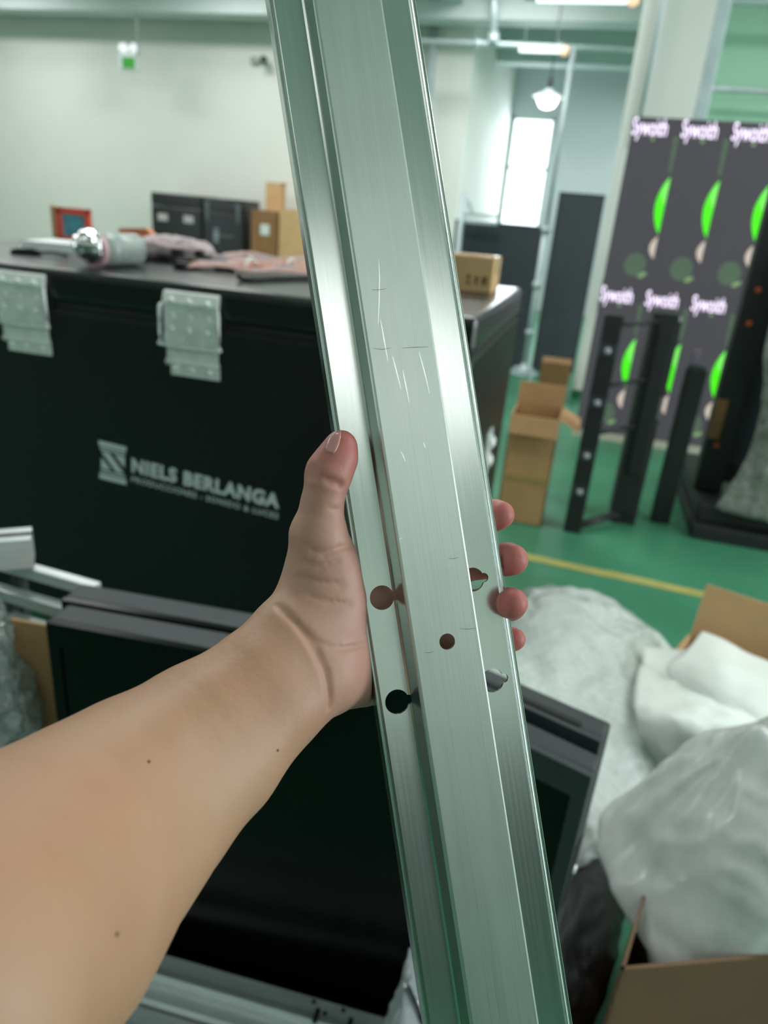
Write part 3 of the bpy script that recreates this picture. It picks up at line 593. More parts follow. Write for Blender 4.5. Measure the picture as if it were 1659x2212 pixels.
# ------------------------------------------------------------------ black LED cabinets standing in the foreground
def cabinet(name, corner, rz, L, th, h, label, bezel=None):
    """corner = right or left front corner at floor; runs along +x of its own frame"""
    t = empty(name, (corner[0], corner[1], 0), rz, label, 'cabinet', None)
    box('shell', (0, L, 0.012, th, 0.0, h), M_GREYBLK, t, bev=0.006)
    bz = 0.045
    boxes('front_bezel', [(0, L, 0.0, 0.012, h-bz, h-0.001), (0, L, 0.0, 0.012, 0.0, 0.04), (0, 0.02, 0.0, 0.012, 0.04, h-bz), (L-0.02, L, 0.0, 0.012, 0.04, h-bz)], bezel or M_GREYBLK, t)
    box('screen', (0.02, L-0.02, 0.004, 0.014, 0.04, h-bz), M_SCREEN, t, bev=0.001, seg=1)
    return t
cabinet('led_cabinet', (-0.752, 0.823), rad(5), 0.66, 0.062, 0.85, 'black screen cabinet behind the forearm, front one of the left pair', M_SCREEN)
cabinet('led_cabinet', (-0.775, 0.889), rad(5), 0.66, 0.062, 0.852, 'black screen cabinet behind the forearm, rear one of the left pair', M_SCREEN)
rc = cabinet('led_cabinet', (-0.058, 0.843), rad(-19), 0.18, 0.048, 0.85, 'charcoal cabinet right of the rail, front one with pale sticker')
box('pale_sticker', (0.075, 0.098, -0.003, 0.006, 0.765, 0.805), M_LABEL, rc, bev=0.002)
lathe('edge_screw', [(0.008, 0), (0.006, 0.004)], M_STEEL, rc, (0.18, 0.03, 0.66), (0, rad(90), 0), seg=12)
boxes('edge_slot', [(0.1785, 0.1815, 0.012, 0.038, 0.60, 0.72)], M_RECESS, rc)
rc2 = cabinet('led_cabinet', (-0.094, 0.936), rad(-19), 0.23, 0.052, 0.85, 'charcoal cabinet right of the rail, rear one with slot in its top')
boxes('top_slot', [(0.01, 0.195, 0.012, 0.022, 0.8485, 0.8515)], M_RECESS, rc2)

# bare aluminium profiles at the feet
ALP = [(-0.0475, 0.0), (-0.0475, 0.155), (-0.042, 0.16), (-0.022, 0.16), (-0.018, 0.170), (-0.008, 0.174), (0.004, 0.170), (0.009, 0.158), (0.014, 0.155), (0.043, 0.155), (0.0475, 0.150), (0.0475, 0.0), (0.044, 0.0), (0.044, 0.148), (-0.044, 0.148), (-0.044, 0.0)]
for i in range(2):
    t = empty('aluminium_profile', (-0.45, 0.763-0.098*i, 0.0), rad(3.2), ['bare aluminium profile with screw holes, against the black cabinets', 'bare aluminium profile, nearest to the camera at the bottom left'][i], 'profile', 'aluminium profiles lying at the feet')
    prism('extrusion', [(a, b*1.19) for a, b in ALP], -0.27, 0.47, M_ALU, t, axis='X')
    if i == 0:
        for x, y in ((0.20, 0.036), (0.255, 0.036), (0.225, 0.022)): cyl('screw_hole', (x, y, 0.1838), (x, y, 0.1853), 0.0042, M_RECESS, t, seg=12)
        for x in (0.215, 0.275): boxes('clamp', [(x-0.004, x+0.004, -0.012, 0.012, 0.2, 0.2105)], M_RECESS, t)
# translucent sleeve poking up beside the rail
sv = empty('plastic_sleeve', tuple(at_z(880, 2212, 0.16)), 0, 'translucent plastic sleeve end poking up between profiles and rail', 'sleeve')
b0 = np.array(sv.location)
def rel(px, py, y): return tuple(at_y(px, py, y)-b0)
surf('film', [[rel(888, 2050, .72), rel(893, 2047, .735), rel(897, 2049, .74), rel(902, 2052, .735)],
              [rel(868, 2105, .70), rel(882, 2105, .70), rel(898, 2110, .72), rel(925, 2110, .73)],
              [rel(845, 2160, .69), rel(872, 2160, .68), rel(905, 2165, .70), rel(945, 2165, .72)],
              [rel(815, 2230, .68), rel(860, 2230, .66), rel(910, 2240, .68), rel(965, 2240, .71)],
              [rel(800, 2300, .67), rel(850, 2300, .65), rel(915, 2300, .67), rel(985, 2300, .70)]], 7, M_SLEEVE, sv, amp=0.006, freq=25, ridge=0.7, seed=9)

# left edge: film bundle, card strip, profile ends
cs = empty('cardboard_sheet', (-0.815, 0.875, 0.0), rad(4), 'upright strip of plain cardboard left of the black cabinets', 'cardboard')
box('outer_sheet', (-0.055, 0.052, 0.0, 0.006, 0.0, 0.80), M_CARD, cs, bev=0.0015); box('inner_sheet', (-0.05, 0.05, 0.007, 0.012, 0.0, 0.79), M_CARD2, cs, bev=0.0015)
fb = empty('film_bundle', (-0.925, 0.80, 0.0), rad(0), 'crinkled clear film bundle standing at the left edge', 'bundle')
def fshape(p, d): return (p.x*(1-0.25*max(0, p.z/0.4)), p.y, p.z)
blob('film_skin', (0.0, 0.0, 0.45), (0.125, 0.085, 0.45), M_GREENFILM, fb, amp=0.03, freq=24, seed=8, sub=6, power=0.8, shape=fshape, zmin=0.0)
box('dark_core', (-0.09, 0.07, -0.045, 0.045, 0.0, 0.72), M_GREYBLK, fb, bev=0.01)
pe = empty('aluminium_bar', (-0.955, 1.035, 0.0), rad(38), 'pale square aluminium bar poking up behind the film bundle', 'bar')
boxes('bar_body', [(-0.55, 0.0, -0.03, 0.03, 0.82, 0.88)], M_ALU, pe); boxes('bar_slot', [(-0.55, 0.001, -0.008, 0.004, 0.879, 0.8815)], M_RECESS, pe)
boxes('prop', [(-0.52, -0.46, -0.03, 0.03, 0, 0.82), (-0.32, -0.26, -0.03, 0.03, 0, 0.82)], M_GREYBLK, pe)
for i, (z, y) in enumerate(((0.80, 1.03), (0.755, 1.0), (0.71, 0.985))):
    t = empty('steel_bar', (-1.0, y, 0), rad(-4), 'thin bright steel bar beside the cabinet corner, %s of three' % ['topmost', 'middle', 'lowest'][i], 'bar', 'steel bars behind the cabinets')
    box('bar_body', (-0.06, 0.20, -0.012, 0.012, z-0.012, z+0.012), M_ALU, t, bev=0.003); box('bar_prop', (0.0, 0.02, -0.012, 0.012, 0.0, z-0.012), M_GREYBLK, t)

# ------------------------------------------------------------------ packing waste at the right
bw = empty('bubble_wrap_bundle', (0.10, 1.80, 0.0), rad(-14), 'big pale bundle of bubble wrap on the green floor behind the cabinets', 'bubble wrap')
def bshape(p, d):
    k = 0.5+0.5*p.z/0.2
    return (p.x*(1-0.12*k), p.y*(1-0.1*k), p.z*(1.0-0.35*max(-1, min(1, p.x/0.4))*k))
blob('wrap_skin', (0.0, 0.0, 0.19), (0.33, 0.70, 0.19), M_BUBBLE, bw, amp=0.03, freq=6, seed=4, sub=6, power=0.7, shape=bshape, zmin=0.002)

bc = carton('cardboard_box', (0.64, 1.88, 0), rad(-20), 0.46, 0.40, 0.36, M_CARD2, 'open carton with shiny tape overflowing with white foam sheets', flaps=(('B', 0.17, rad(72)), ('R', 0.15, rad(-30)), ('L', 0.10, rad(-70)), ('F', 0.14, rad(-70))), openbox=True)
boxes('tape', [(0.01, 0.06, 0.185, 0.199, 0.25, 0.36)], M_TAPE, bc)
blob('tape_glint', (0.04, 0.232, 0.445), (0.018, 0.012, 0.07), M_TAPE, bc, amp=0.005, freq=60, seed=3, sub=3, power=1.0)
def foam(name, pts, label, seed, amp=0.012):
    base = Vector(pts[0][0])
    o = empty(name, tuple(base), 0, label, 'foam sheet', 'white foam sheets in the open carton')
    surf('sheet', [[Vector(p)-base for p in r] for r in pts], 8, M_FOAM, o, amp=amp, freq=7, ridge=0.35, seed=seed, thick=0.003)
def Z(px, py, z): return tuple(at_z(px, py, z))
foam('foam_sheet', [[Z(1390, 1395, .36), Z(1440, 1400, .37), Z(1490, 1405, .37), Z(1540, 1420, .36)], [Z(1388, 1425, .36), Z(1440, 1430, .38), Z(1490, 1435, .38), Z(1545, 1450, .37)], [Z(1385, 1460, .34), Z(1440, 1470, .37), Z(1495, 1475, .37), Z(1550, 1490, .35)]], 'small flat white foam sheet at the left of the open carton', 1, 0.003)
foam('foam_sheet', [[Z(1518, 1362, .43), Z(1570, 1385, .43), Z(1620, 1410, .42), Z(1690, 1440, .42)], [Z(1480, 1405, .43), Z(1550, 1430, .46), Z(1620, 1455, .45), Z(1700, 1480, .44)], [Z(1440, 1440, .40), Z(1530, 1475, .44), Z(1610, 1500, .44), Z(1700, 1530, .42)], [Z(1460, 1485, .37), Z(1540, 1520, .41), Z(1620, 1550, .41), Z(1710, 1580, .40)]], 'white foam sheet with pointed corner on top of the pile', 2, 0.005)
foam('foam_sheet', [[Z(1385, 1432, .34), Z(1450, 1450, .38), Z(1540, 1470, .42), Z(1630, 1500, .42), Z(1720, 1520, .40)], [Z(1372, 1480, .38), Z(1450, 1500, .41), Z(1540, 1520, .43), Z(1630, 1530, .42), Z(1720, 1560, .40)], [Z(1368, 1540, .38), Z(1450, 1545, .44), Z(1540, 1560, .44), Z(1630, 1575, .42), Z(1720, 1600, .40)], [Z(1385, 1610, .30), Z(1460, 1620, .36), Z(1540, 1625, .38), Z(1630, 1620, .38), Z(1720, 1640, .36)], [Z(1420, 1655, .24), Z(1480, 1660, .28), Z(1540, 1655, .30), Z(1630, 1650, .30), Z(1720, 1670, .3)]], 'large crumpled white foam sheet hanging over the carton front', 6, 0.018)

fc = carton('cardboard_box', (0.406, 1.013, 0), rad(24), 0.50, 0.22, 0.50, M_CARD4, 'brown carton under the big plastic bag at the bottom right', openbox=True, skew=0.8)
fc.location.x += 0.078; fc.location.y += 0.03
pb2 = empty('plastic_bag', (0.484, 1.043, 0.30), rad(24), 'big milky plastic bag bulging out of the bottom right carton', 'bag')
def gshape(p, d):
    k = p.z/0.23; kk = max(0.0, k)
    W = 0.29-0.11*kk if k > 0 else 0.29+0.22*min(0.4, -k)
    x = 0.08+p.x/0.28*W; y = 0.075+p.y/0.20*(0.20-0.06*kk); z = p.z
    ang = math.atan2(y-0.105, x+0.05); rr = math.hypot(x+0.05, y-0.105)
    pl_ = 0.010*math.sin(ang*9+2.5*math.sin(ang*2))*min(1, rr/0.1)*(0.3+0.7*kk)
    x += pl_*math.cos(ang); y += pl_*math.sin(ang); z += 0.035*math.exp(-(rr/0.03)**2)*kk-0.05*kk*max(0, x-0.05)
    m_ = min(1.0, max(0.0, (-0.06-p.z)/0.03))
    yy = max(-0.085, min(0.085, p.y*0.5)); x2 = max(-0.225, min(0.225, p.x*0.8))+0.8*yy
    return (x+(x2-x)*m_, y+(yy-y)*m_, z)
blob('bag_skin', (0.0, 0.0, 0.23), (0.28, 0.20, 0.23), M_BAG, pb2, amp=0.010, freq=8, seed=12, sub=6, power=0.8, shape=gshape)
sk = empty('dark_gap_filler', (0.205, 1.09, 0.0), rad(-14), 'added black filler standing in for the shadowed gap between the cabinets and the brown carton', 'filler')  # added black shape filling the shadowed gap beside the carton
blob('gap_filler_skin', (0.0, 0.0, 0.13), (0.068, 0.26, 0.13), mat('gap_filler_black', (0.005, 0.005, 0.006), 0.55), sk, amp=0.015, freq=14, seed=21, sub=5, power=0.8, zmin=0.001)
for i, dx in enumerate((0.0, 0.05)):
    tag(sweep('black_cable', [(0.13+dx, 0.60, 0.012), (0.135+dx, 0.66, 0.05), (0.145+dx, 0.72, 0.20), (0.165+dx, 0.76, 0.30-0.04*i), (0.20+dx, 0.74, 0.30-0.04*i), (0.235+dx, 0.68, 0.16), (0.25+dx, 0.62, 0.012)], 0.009, 0.009, M_RUBBER),
        ['black cable loop beside the foot of the charcoal cabinets', 'black cable loop nearest the front of the shaded brown carton'][i], 'cable', 'cables on the floor')
# ------------------------------------------------------------------ the aluminium rail held up to the camera
RD = 0.36                                         # distance of the rail from the lens
THETA = rad(11.5)
ax_i = np.array([0.1535, -1.0]); ax_i /= np.linalg.norm(ax_i)       # downward along the rail in (right, up)
A = RT*ax_i[0]+UP*ax_i[1]                         # rail axis, pointing down the picture
S0 = RT*(-ax_i[1])+UP*ax_i[0]                     # across, pointing right
SD = S0*math.cos(THETA)+FW*math.sin(THETA)
ND = -FW*math.cos(THETA)+S0*math.sin(THETA)
RC = at_depth(938, 1290, RD)
def rail_uv(px, py, h):                            # where a line of sight meets the rail at height h: (across, along)
    p0 = RC+ND*h; d = ray(px, py); t = ((p0-CP)@ND)/(d@ND); q = CP+d*t-RC
    return q@SD, q@A
K = 0.001
prof = [(-37.6, -10), (-37.6, 1.6), (-37.2, 2.3), (-36.4, 2.4), (-35.8, 1.8), (-35.2, 0.3), (-34.6, 0), (-20.9, 0), (-19.9, 0.8), (-18.9, 16.9), (-18.4, 17.7), (-17.4, 18),
        (13.9, 18), (14.6, 17.8), (14.9, 17.2), (14.3, 0.6), (14.9, 0), (34.4, 0), (35.0, 0.4), (35.3, 1.8), (35.8, 2.4), (36.3, 2.4), (36.5, 1.7), (36.9, 1.7), (37.1, 2.3), (37.6, 1.8), (37.6, -10),
        (36, -10), (36, -1.6), (12.8, -1.6), (13.3, 16.4), (-17.3, 16.4), (-18.9, -1.6), (-36, -1.6), (-36, -10)]
bm = bmesh.new()
zs = [-0.52, 0.42]
ringA = [bm.verts.new((a*K, b*K, zs[0])) for a, b in prof]; ringB = [bm.verts.new((a*K, b*K, zs[1])) for a, b in prof]
bm.faces.new(ringA); bm.faces.new(ringB)
for i in range(len(prof)): bm.faces.new((ringA[i], ringA[(i+1) % len(prof)], ringB[(i+1) % len(prof)], ringB[i]))
rail_raw = bm_mesh(bm)
KH = [(825, 1291), (1021, 1252), (858, 1516), (1064, 1470)]
tmp = bpy.data.objects.new('tmp_rail', rail_raw); C.objects.link(tmp)
cutters = []
def add_cutter(fn):
    b = bmesh.new(); fn(b); o = bpy.data.objects.new('tmp_cut', bm_mesh(b)); C.objects.link(o); cutters.append(o)
    md = tmp.modifiers.new('cut', 'BOOLEAN'); md.operation = 'DIFFERENCE'; md.solver = 'EXACT'; md.object = o
for px, py in KH:
    u, v = rail_uv(px, py, 0.0)
    add_cutter(lambda b, u=u, v=v: bm_cyl(b, (u, -0.004, v), (u, 0.0015, v), 0.0061, seg=40))
    add_cutter(lambda b, u=u, v=v: bm_cyl(b, (u+0.0061, -0.004, v), (u+0.0061, 0.0015, v), 0.0024, seg=24))
u, v = rail_uv(966, 1386, 0.018)
add_cutter(lambda b: bm_cyl(b, (u, 0.012, v), (u, 0.022, v), 0.0039, seg=32))
bpy.context.view_layer.update()
rail_me = bpy.data.meshes.new_from_object(tmp.evaluated_get(bpy.context.evaluated_depsgraph_get()))
for o in cutters+[tmp]: bpy.data.objects.remove(o)
def brushed():
    m = bpy.data.materials.new('brushed_anodised_aluminium'); m.use_nodes = True; nt = m.node_tree; b = nt.nodes['Principled BSDF']
    b.inputs['Metallic'].default_value = 1.0
    tc = nt.nodes.new('ShaderNodeTexCoord'); sep = nt.nodes.new('ShaderNodeSeparateXYZ'); nt.links.new(tc.outputs['Object'], sep.inputs[0])
    mp = nt.nodes.new('ShaderNodeMapping'); mp.inputs['Scale'].default_value = (700, 700, 9); nt.links.new(tc.outputs['Object'], mp.inputs[0])
    n = nt.nodes.new('ShaderNodeTexNoise'); n.inputs['Scale'].default_value = 1.0; n.inputs['Detail'].default_value = 3; nt.links.new(mp.outputs[0], n.inputs['Vector'])
    n2 = nt.nodes.new('ShaderNodeTexNoise'); n2.inputs['Scale'].default_value = 22; n2.inputs['Detail'].default_value = 4; nt.links.new(tc.outputs['Object'], n2.inputs['Vector'])
    # the raised web is brushed, the flanges are smooth
    gt = nt.nodes.new('ShaderNodeMath'); gt.operation = 'GREATER_THAN'; gt.inputs[1].default_value = 0.0165; nt.links.new(sep.outputs['Y'], gt.inputs[0])
    web = nt.nodes.new('ShaderNodeMapRange'); web.inputs[3].default_value = 0.17; web.inputs[4].default_value = 0.36; nt.links.new(gt.outputs[0], web.inputs[0])
    add = nt.nodes.new('ShaderNodeMath'); add.operation = 'MULTIPLY_ADD'; add.inputs[1].default_value = 0.12; nt.links.new(n.outputs['Fac'], add.inputs[0]); nt.links.new(web.outputs[0], add.inputs[2])
    nt.links.new(add.outputs[0], b.inputs['Roughness'])
    r = nt.nodes.new('ShaderNodeValToRGB'); r.color_ramp.elements[0].position = 0.25; r.color_ramp.elements[1].position = 0.75
    r.color_ramp.elements[0].color = (0.56, 0.60, 0.58, 1); r.color_ramp.elements[1].color = (0.68, 0.715, 0.695, 1)
    mx = nt.nodes.new('ShaderNodeMath'); mx.operation = 'ADD'; nt.links.new(n.outputs['Fac'], mx.inputs[0]); nt.links.new(n2.outputs['Fac'], mx.inputs[1])
    hf = nt.nodes.new('ShaderNodeMath'); hf.operation = 'MULTIPLY'; hf.inputs[1].default_value = 0.5; nt.links.new(mx.outputs[0], hf.inputs[0])
    nt.links.new(hf.outputs[0], r.inputs[0]); nt.links.new(r.outputs[0], b.inputs['Base Color'])
    bp = nt.nodes.new('ShaderNodeBump'); bp.inputs['Distance'].default_value = 0.0004
    st_ = nt.nodes.new('ShaderNodeMath'); st_.operation = 'MULTIPLY'; st_.inputs[1].default_value = 0.12; nt.links.new(gt.outputs[0], st_.inputs[0]); nt.links.new(st_.outputs[0], bp.inputs['Strength'])
    nt.links.new(n.outputs['Fac'], bp.inputs['Height']); nt.links.new(bp.outputs[0], b.inputs['Normal'])
    return m
M_RAIL = brushed()
rail_me.materials.clear()
rail = link('extrusion', rail_me, M_RAIL)
rail.name = 'aluminium_rail'
mw = Matrix.Identity(4)
for i in range(3): mw[i][0], mw[i][1], mw[i][2], mw[i][3] = SD[i], ND[i], A[i], RC[i]
rail.matrix_world = mw
tag(rail, 'long hat-shaped brushed aluminium rail with keyholes gripped in the hand', 'rail')
# scratches and pencil marks on the web
M_SCR = mat('bright_scratch', (0.9, 0.93, 0.92), 0.35, 1.0); M_PEN = mat('pencil_mark', (0.16, 0.18, 0.18), 0.7)
def mark(name, pts, wd, material):
    b = bmesh.new(); q = [rail_uv(px, py, 0.01805) for px, py in pts]; n_ = len(q); L_ = []
    for i, (a, c) in enumerate(q):
        d = Vector((q[min(i+1, n_-1)][0]-q[max(i-1, 0)][0], q[min(i+1, n_-1)][1]-q[max(i-1, 0)][1])).normalized()
        k = wd*math.sin(math.pi*(i+0.4)/(n_-0.2)); L_.append([b.verts.new((a+s*d.y*k, 0.01805, c-s*d.x*k)) for s in (-1, 1)])
    for p_, r_ in zip(L_, L_[1:]): b.faces.new((p_[0], p_[1], r_[1], r_[0]))
    o = link(name, bm_mesh(b), material, rail); return o
for sc in ([(818, 560), (820, 600), (819, 650), (817, 700)], [(822, 690), (829, 730), (838, 780)], [(866, 975), (871, 985), (876, 997)], [(914, 955), (917, 962), (919, 968)], [(862, 1165), (866, 1163), (869, 1162)], [(848, 770), (856, 800), (866, 840)], [(870, 800), (876, 830), (884, 870)], [(905, 760), (916, 800), (928, 850)]): mark('scratch', sc, 0.0003, M_SCR)
for sc in ([(803, 626), (818, 626), (833, 624)], [(806, 752), (826, 755), (845, 751)], [(868, 752), (895, 750), (925, 749)], [(968, 1206), (980, 1207), (992, 1204)], [(916, 1410), (928, 1410), (938, 1407)], [(992, 1358), (1010, 1359), (1028, 1357)]): mark('pencil_mark', sc, 0.00014, M_PEN)

# ------------------------------------------------------------------ the arm and hand: one skin grown from a distance field
def cs_(px, py, d): return np.array([(px-CX)/F_PX*d, -(py-CY)/F_PX*d, d])       # camera-space point
def rail_d(px, py):
    u_, v_ = rail_uv(px, py, 0.0); return float((RC+SD*u_+A*v_-CP)@FW)
def B(px, py, off): return cs_(px, py, rail_d(px, py)+off)
def cone(p, a, b, ra, rb):
    ba = b-a; t = np.clip(((p-a)@ba)/(ba@ba), 0, 1)
    return np.sqrt(((p-a-t[..., None]*ba)**2).sum(-1))-(ra+(rb-ra)*t)
def smin(a, b, k):
    h = np.maximum(k-np.abs(a-b), 0)/k; return np.minimum(a, b)-h*h*k*0.25
mm = 0.001
def chain(pts): return [(pts[i][0], pts[i+1][0], pts[i][1]*mm, pts[i+1][1]*mm) for i in range(len(pts)-1)]
arm = []
fore = [((700, 1425), 0.352, 17, 9), ((657, 1415), 0.338, 19, 9.5), ((560, 1505), 0.322, 20, 7.5), ((445, 1605), 0.305, 25, 8), ((300, 1722), 0.281, 30, 8), ((175, 1832), 0.257, 34, 8), ((40, 1958), 0.228, 38, 8.5), ((-170, 2140), 0.185, 39, 6)]
for s in (-1, 1):
    ch = []
    for i, ((px, py), d, r, off) in enumerate(fore):
        a, b = fore[max(i-1, 0)][0], fore[min(i+1, len(fore)-1)][0]
        dx, dy = b[0]-a[0], b[1]-a[1]; n_ = math.hypot(dx, dy)
        q = cs_(px, py, d)+np.array([-dy/n_*1, -dx/n_, 0])*(s*off*mm)*1.0
        ch.append((q, r))
    arm += chain(ch)
palm = [(cs_(700, 1400, .350), B(760, 1395, .016), 21*mm, 21*mm), (cs_(712, 1455, .352), B(770, 1445, .018), 16*mm, 16*mm), (cs_(690, 1350, .350), cs_(708, 1240, .351), 20*mm, 17.5*mm), (cs_(712, 1290, .356), B(765, 1300, .016), 19*mm, 18*mm),
        (B(760, 1300, .022), B(830, 1310, .030), 17*mm, 13*mm), (B(765, 1390, .022), B(840, 1385, .030), 17*mm, 12*mm), (B(750, 1210, .022), B(800, 1215, .027), 9*mm, 9*mm), (B(772, 1470, .018), B(790, 1478, .02), 10.5*mm, 9*mm)]
thumb = chain([(cs_(697, 1290, .350), 20), (cs_(688, 1155, .344), 13.4), (cs_(696, 1088, .342), 9.6), (cs_(707, 1034, .341), 9.9), (cs_(712, 1018, .341), 10.2), (cs_(729, 988, .3415), 9.1), (cs_(737, 963, .342), 7.6)])
fingers = [
    chain([(B(790, 1225, .026), 12), (B(930, 1160, .030), 9.6), (B(1030, 1122, .024), 9), (B(1068, 1113, .014), 8.0), (B(1081, 1112, .007), 7.4)]),
    chain([(B(800, 1285, .028), 12), (B(930, 1238, .033), 9.8), (B(1045, 1212, .026), 9.2), (B(1096, 1208, .013), 8.4), (B(1107, 1209, .003), 8.2)]),
    chain([(B(800, 1345, .028), 12), (B(930, 1318, .031), 9.4), (B(1045, 1309, .022), 9.0), (B(1101, 1305, .006), 8.2), (B(1107, 1303, -.008), 7.8)]),
    chain([(B(800, 1400, .026), 10.5), (B(930, 1392, .028), 8.4), (B(1040, 1384, .022), 7.6), (B(1098, 1381, .013), 6.4), (B(1112, 1381, .009), 5.8)])]
RCc = np.array([(RC-CP)@RT, (RC-CP)@UP, (RC-CP)@FW]); SDc = np.array([SD@RT, SD@UP, SD@FW]); NDc = np.array([ND@RT, ND@UP, ND@FW])
def body_sdf(p):
    d = None
    for c in arm: v_ = cone(p, *c); d = v_ if d is None else smin(d, v_, 0.012)
    for c in palm: d = smin(d, cone(p, *c), 0.012)
    q_ = p-RCc; s_ = q_@SDc; h_ = q_@NDc            # the palm is pressed flat by the rail lying in it
    rb = np.maximum(np.abs(s_)-0.0378, -0.0102-h_)
    d = -smin(-d, rb, 0.003)
    t = None
    for c in thumb: v_ = cone(p, *c); t = v_ if t is None else smin(t, v_, 0.004)
    d = smin(d, t, 0.009)
    out = d
    for f in fingers:
        q = None
        for c in f: v_ = cone(p, *c); q = v_ if q is None else smin(q, v_, 0.003)
        out = np.minimum(out, smin(d, q, 0.007))
    return out
def march(px, py, d0=0.15, d1=0.5):
    dr = cs_(px, py, 1.0); t = d0
    for _ in range(120):
        v_ = float(body_sdf((dr*t)[None, :])[0])
        if v_ < 0.00005: return dr*t
        t += v_*0.8/np.linalg.norm(dr)
        if t > d1: return None
    return dr*t
def grad(p, e=0.0004):
    g = np.array([float(body_sdf((p+e*x)[None, :])[0]-body_sdf((p-e*x)[None, :])[0]) for x in np.eye(3)]); return g/(np.linalg.norm(g)+1e-12)
crease_px = [([(598, 1306), (626, 1332), (655, 1362), (684, 1402), (703, 1450), (711, 1500), (712, 1528)], 0.0011), ([(612, 1318), (645, 1352), (672, 1392), (690, 1430)], 0.0007), ([(640, 1350), (690, 1390), (735, 1402), (790, 1392)], 0.0006),
             ([(672, 1190), (700, 1196), (735, 1184), (757, 1180)], 0.0008), ([(650, 1215), (690, 1222), (730, 1212)], 0.0005), ([(640, 1245), (690, 1256), (740, 1262)], 0.0005), ([(664, 1285), (710, 1300), (760, 1306)], 0.0005), ([(700, 1034), (716, 1041), (730, 1046), (738, 1050)], 0.0014), ([(662, 1028), (672, 1031), (684, 1033)], 0.0007), ([(667, 1016), (678, 1019), (688, 1022)], 0.0006), ([(671, 1005), (682, 1010)], 0.0005), ([(712, 1100), (735, 1102)], 0.0004)]
creases = []
for pts, r_ in crease_px:
    hp = [march(*p) for p in pts]; hp = [h for h in hp if h is not None]
    creases += [(a, b, r_, r_) for a, b in zip(hp, hp[1:])]
# sample the field on a grid, only near the limb
lo = np.array([1e9]*3); hi = -lo
for c in arm+palm+thumb+sum(fingers, []):
    for q, r_ in ((c[0], c[2]), (c[1], c[3])): lo = np.minimum(lo, q-r_-0.006); hi = np.maximum(hi, q+r_+0.006)
HS = 0.00125
nx, ny, nz = [int(math.ceil((hi[i]-lo[i])/HS))+1 for i in range(3)]
xs, ys, zs_ = [lo[i]+HS*np.arange(n_) for i, n_ in enumerate((nx, ny, nz))]
V = np.full((nx, ny, nz), 0.05, np.float32)
BL = 24
allc = arm+palm+thumb+sum(fingers, [])
mids = np.array([(c[0]+c[1])/2 for c in allc]); reach = np.array([np.linalg.norm(c[1]-c[0])/2+max(c[2], c[3]) for c in allc])
for i0 in range(0, nx, BL):
    for j0 in range(0, ny, BL):
        for k0 in range(0, nz, BL):
            sl = (slice(i0, i0+BL), slice(j0, j0+BL), slice(k0, k0+BL))
            X, Y, Z3 = np.meshgrid(xs[sl[0]], ys[sl[1]], zs_[sl[2]], indexing='ij')
            cen = np.array([X.mean(), Y.mean(), Z3.mean()]); half = HS*BL*0.87
            cd = body_sdf(cen[None, :])[0]
            if cd > half+0.004: V[sl] = cd; continue
            if cd < -half-0.004: V[sl] = cd; continue
            P_ = np.stack([X, Y, Z3], -1); d_ = body_sdf(P_)
            for c in creases:
                if np.linalg.norm((c[0]+c[1])/2-cen) > half+np.linalg.norm(c[1]-c[0])/2+0.004: continue
                d_ = -smin(-d_, cone(P_, *c), 0.002)
            V[sl] = d_
def surface_nets(V):
    ins = V < 0; n0, n1, n2 = V.shape
    corners = [(a, b, c) for a in (0, 1) for b in (0, 1) for c in (0, 1)]
    sub = lambda A_, o: A_[o[0]:n0-1+o[0], o[1]:n1-1+o[1], o[2]:n2-1+o[2]]
    cnt = sum(sub(ins, o).astype(np.int8) for o in corners)
    act = np.argwhere((cnt > 0) & (cnt < 8)); idx = -np.ones((n0-1, n1-1, n2-1), np.int64)
    idx[tuple(act.T)] = np.arange(len(act))
    vals = {o: V[act[:, 0]+o[0], act[:, 1]+o[1], act[:, 2]+o[2]] for o in corners}
    acc = np.zeros((len(act), 3)); num = np.zeros(len(act))
    for i_, a in enumerate(corners):
        for b in corners[i_+1:]:
            if sum(abs(a[k]-b[k]) for k in range(3)) != 1: continue
            va, vb = vals[a], vals[b]; m_ = (va < 0) != (vb < 0)
            t = np.where(m_, va/(va-vb+1e-20), 0); pa, pb_ = np.array(a, float), np.array(b, float)
            acc += np.where(m_[:, None], pa+(pb_-pa)*t[:, None], 0); num += m_
    verts = act+acc/num[:, None]; faces = []
    for ax in range(3):
        o1, o2 = [k for k in range(3) if k != ax]
        s0 = [slice(None)]*3; s1 = [slice(None)]*3; s0[ax] = slice(0, -1); s1[ax] = slice(1, None)
        e = np.argwhere(ins[tuple(s0)] != ins[tuple(s1)])
        e = e[(e[:, o1] > 0) & (e[:, o2] > 0) & (e[:, o1] < V.shape[o1]-1) & (e[:, o2] < V.shape[o2]-1)]
        flip = ins[tuple(e.T)]
        def g(d1, d2):
            q = e.copy(); q[:, o1] += d1; q[:, o2] += d2; return idx[tuple(q.T)]
        quad = np.stack([g(-1, -1), g(0, -1), g(0, 0), g(-1, 0)], 1)
        fl_ = flip if ax != 1 else ~flip
        quad[~fl_] = quad[~fl_][:, ::-1]; faces.append(quad)
    return verts, np.concatenate(faces)
vs, fs = surface_nets(V)
vc = lo+vs*HS                                       # camera space
vw = CP+vc[:, :1]*RT+vc[:, 1:2]*UP+vc[:, 2:3]*FW
root_p = vw.mean(0)
pe_ = empty('person', tuple(root_p), 0, 'bare left forearm and hand reaching in to grip the aluminium rail', 'person')
me = bpy.data.meshes.new('arm'); me.from_pydata((vw-root_p).tolist(), [], fs.tolist()); me.update()
bm = bmesh.new(); bm.from_mesh(me); bmesh.ops.recalc_face_normals(bm, faces=bm.faces)
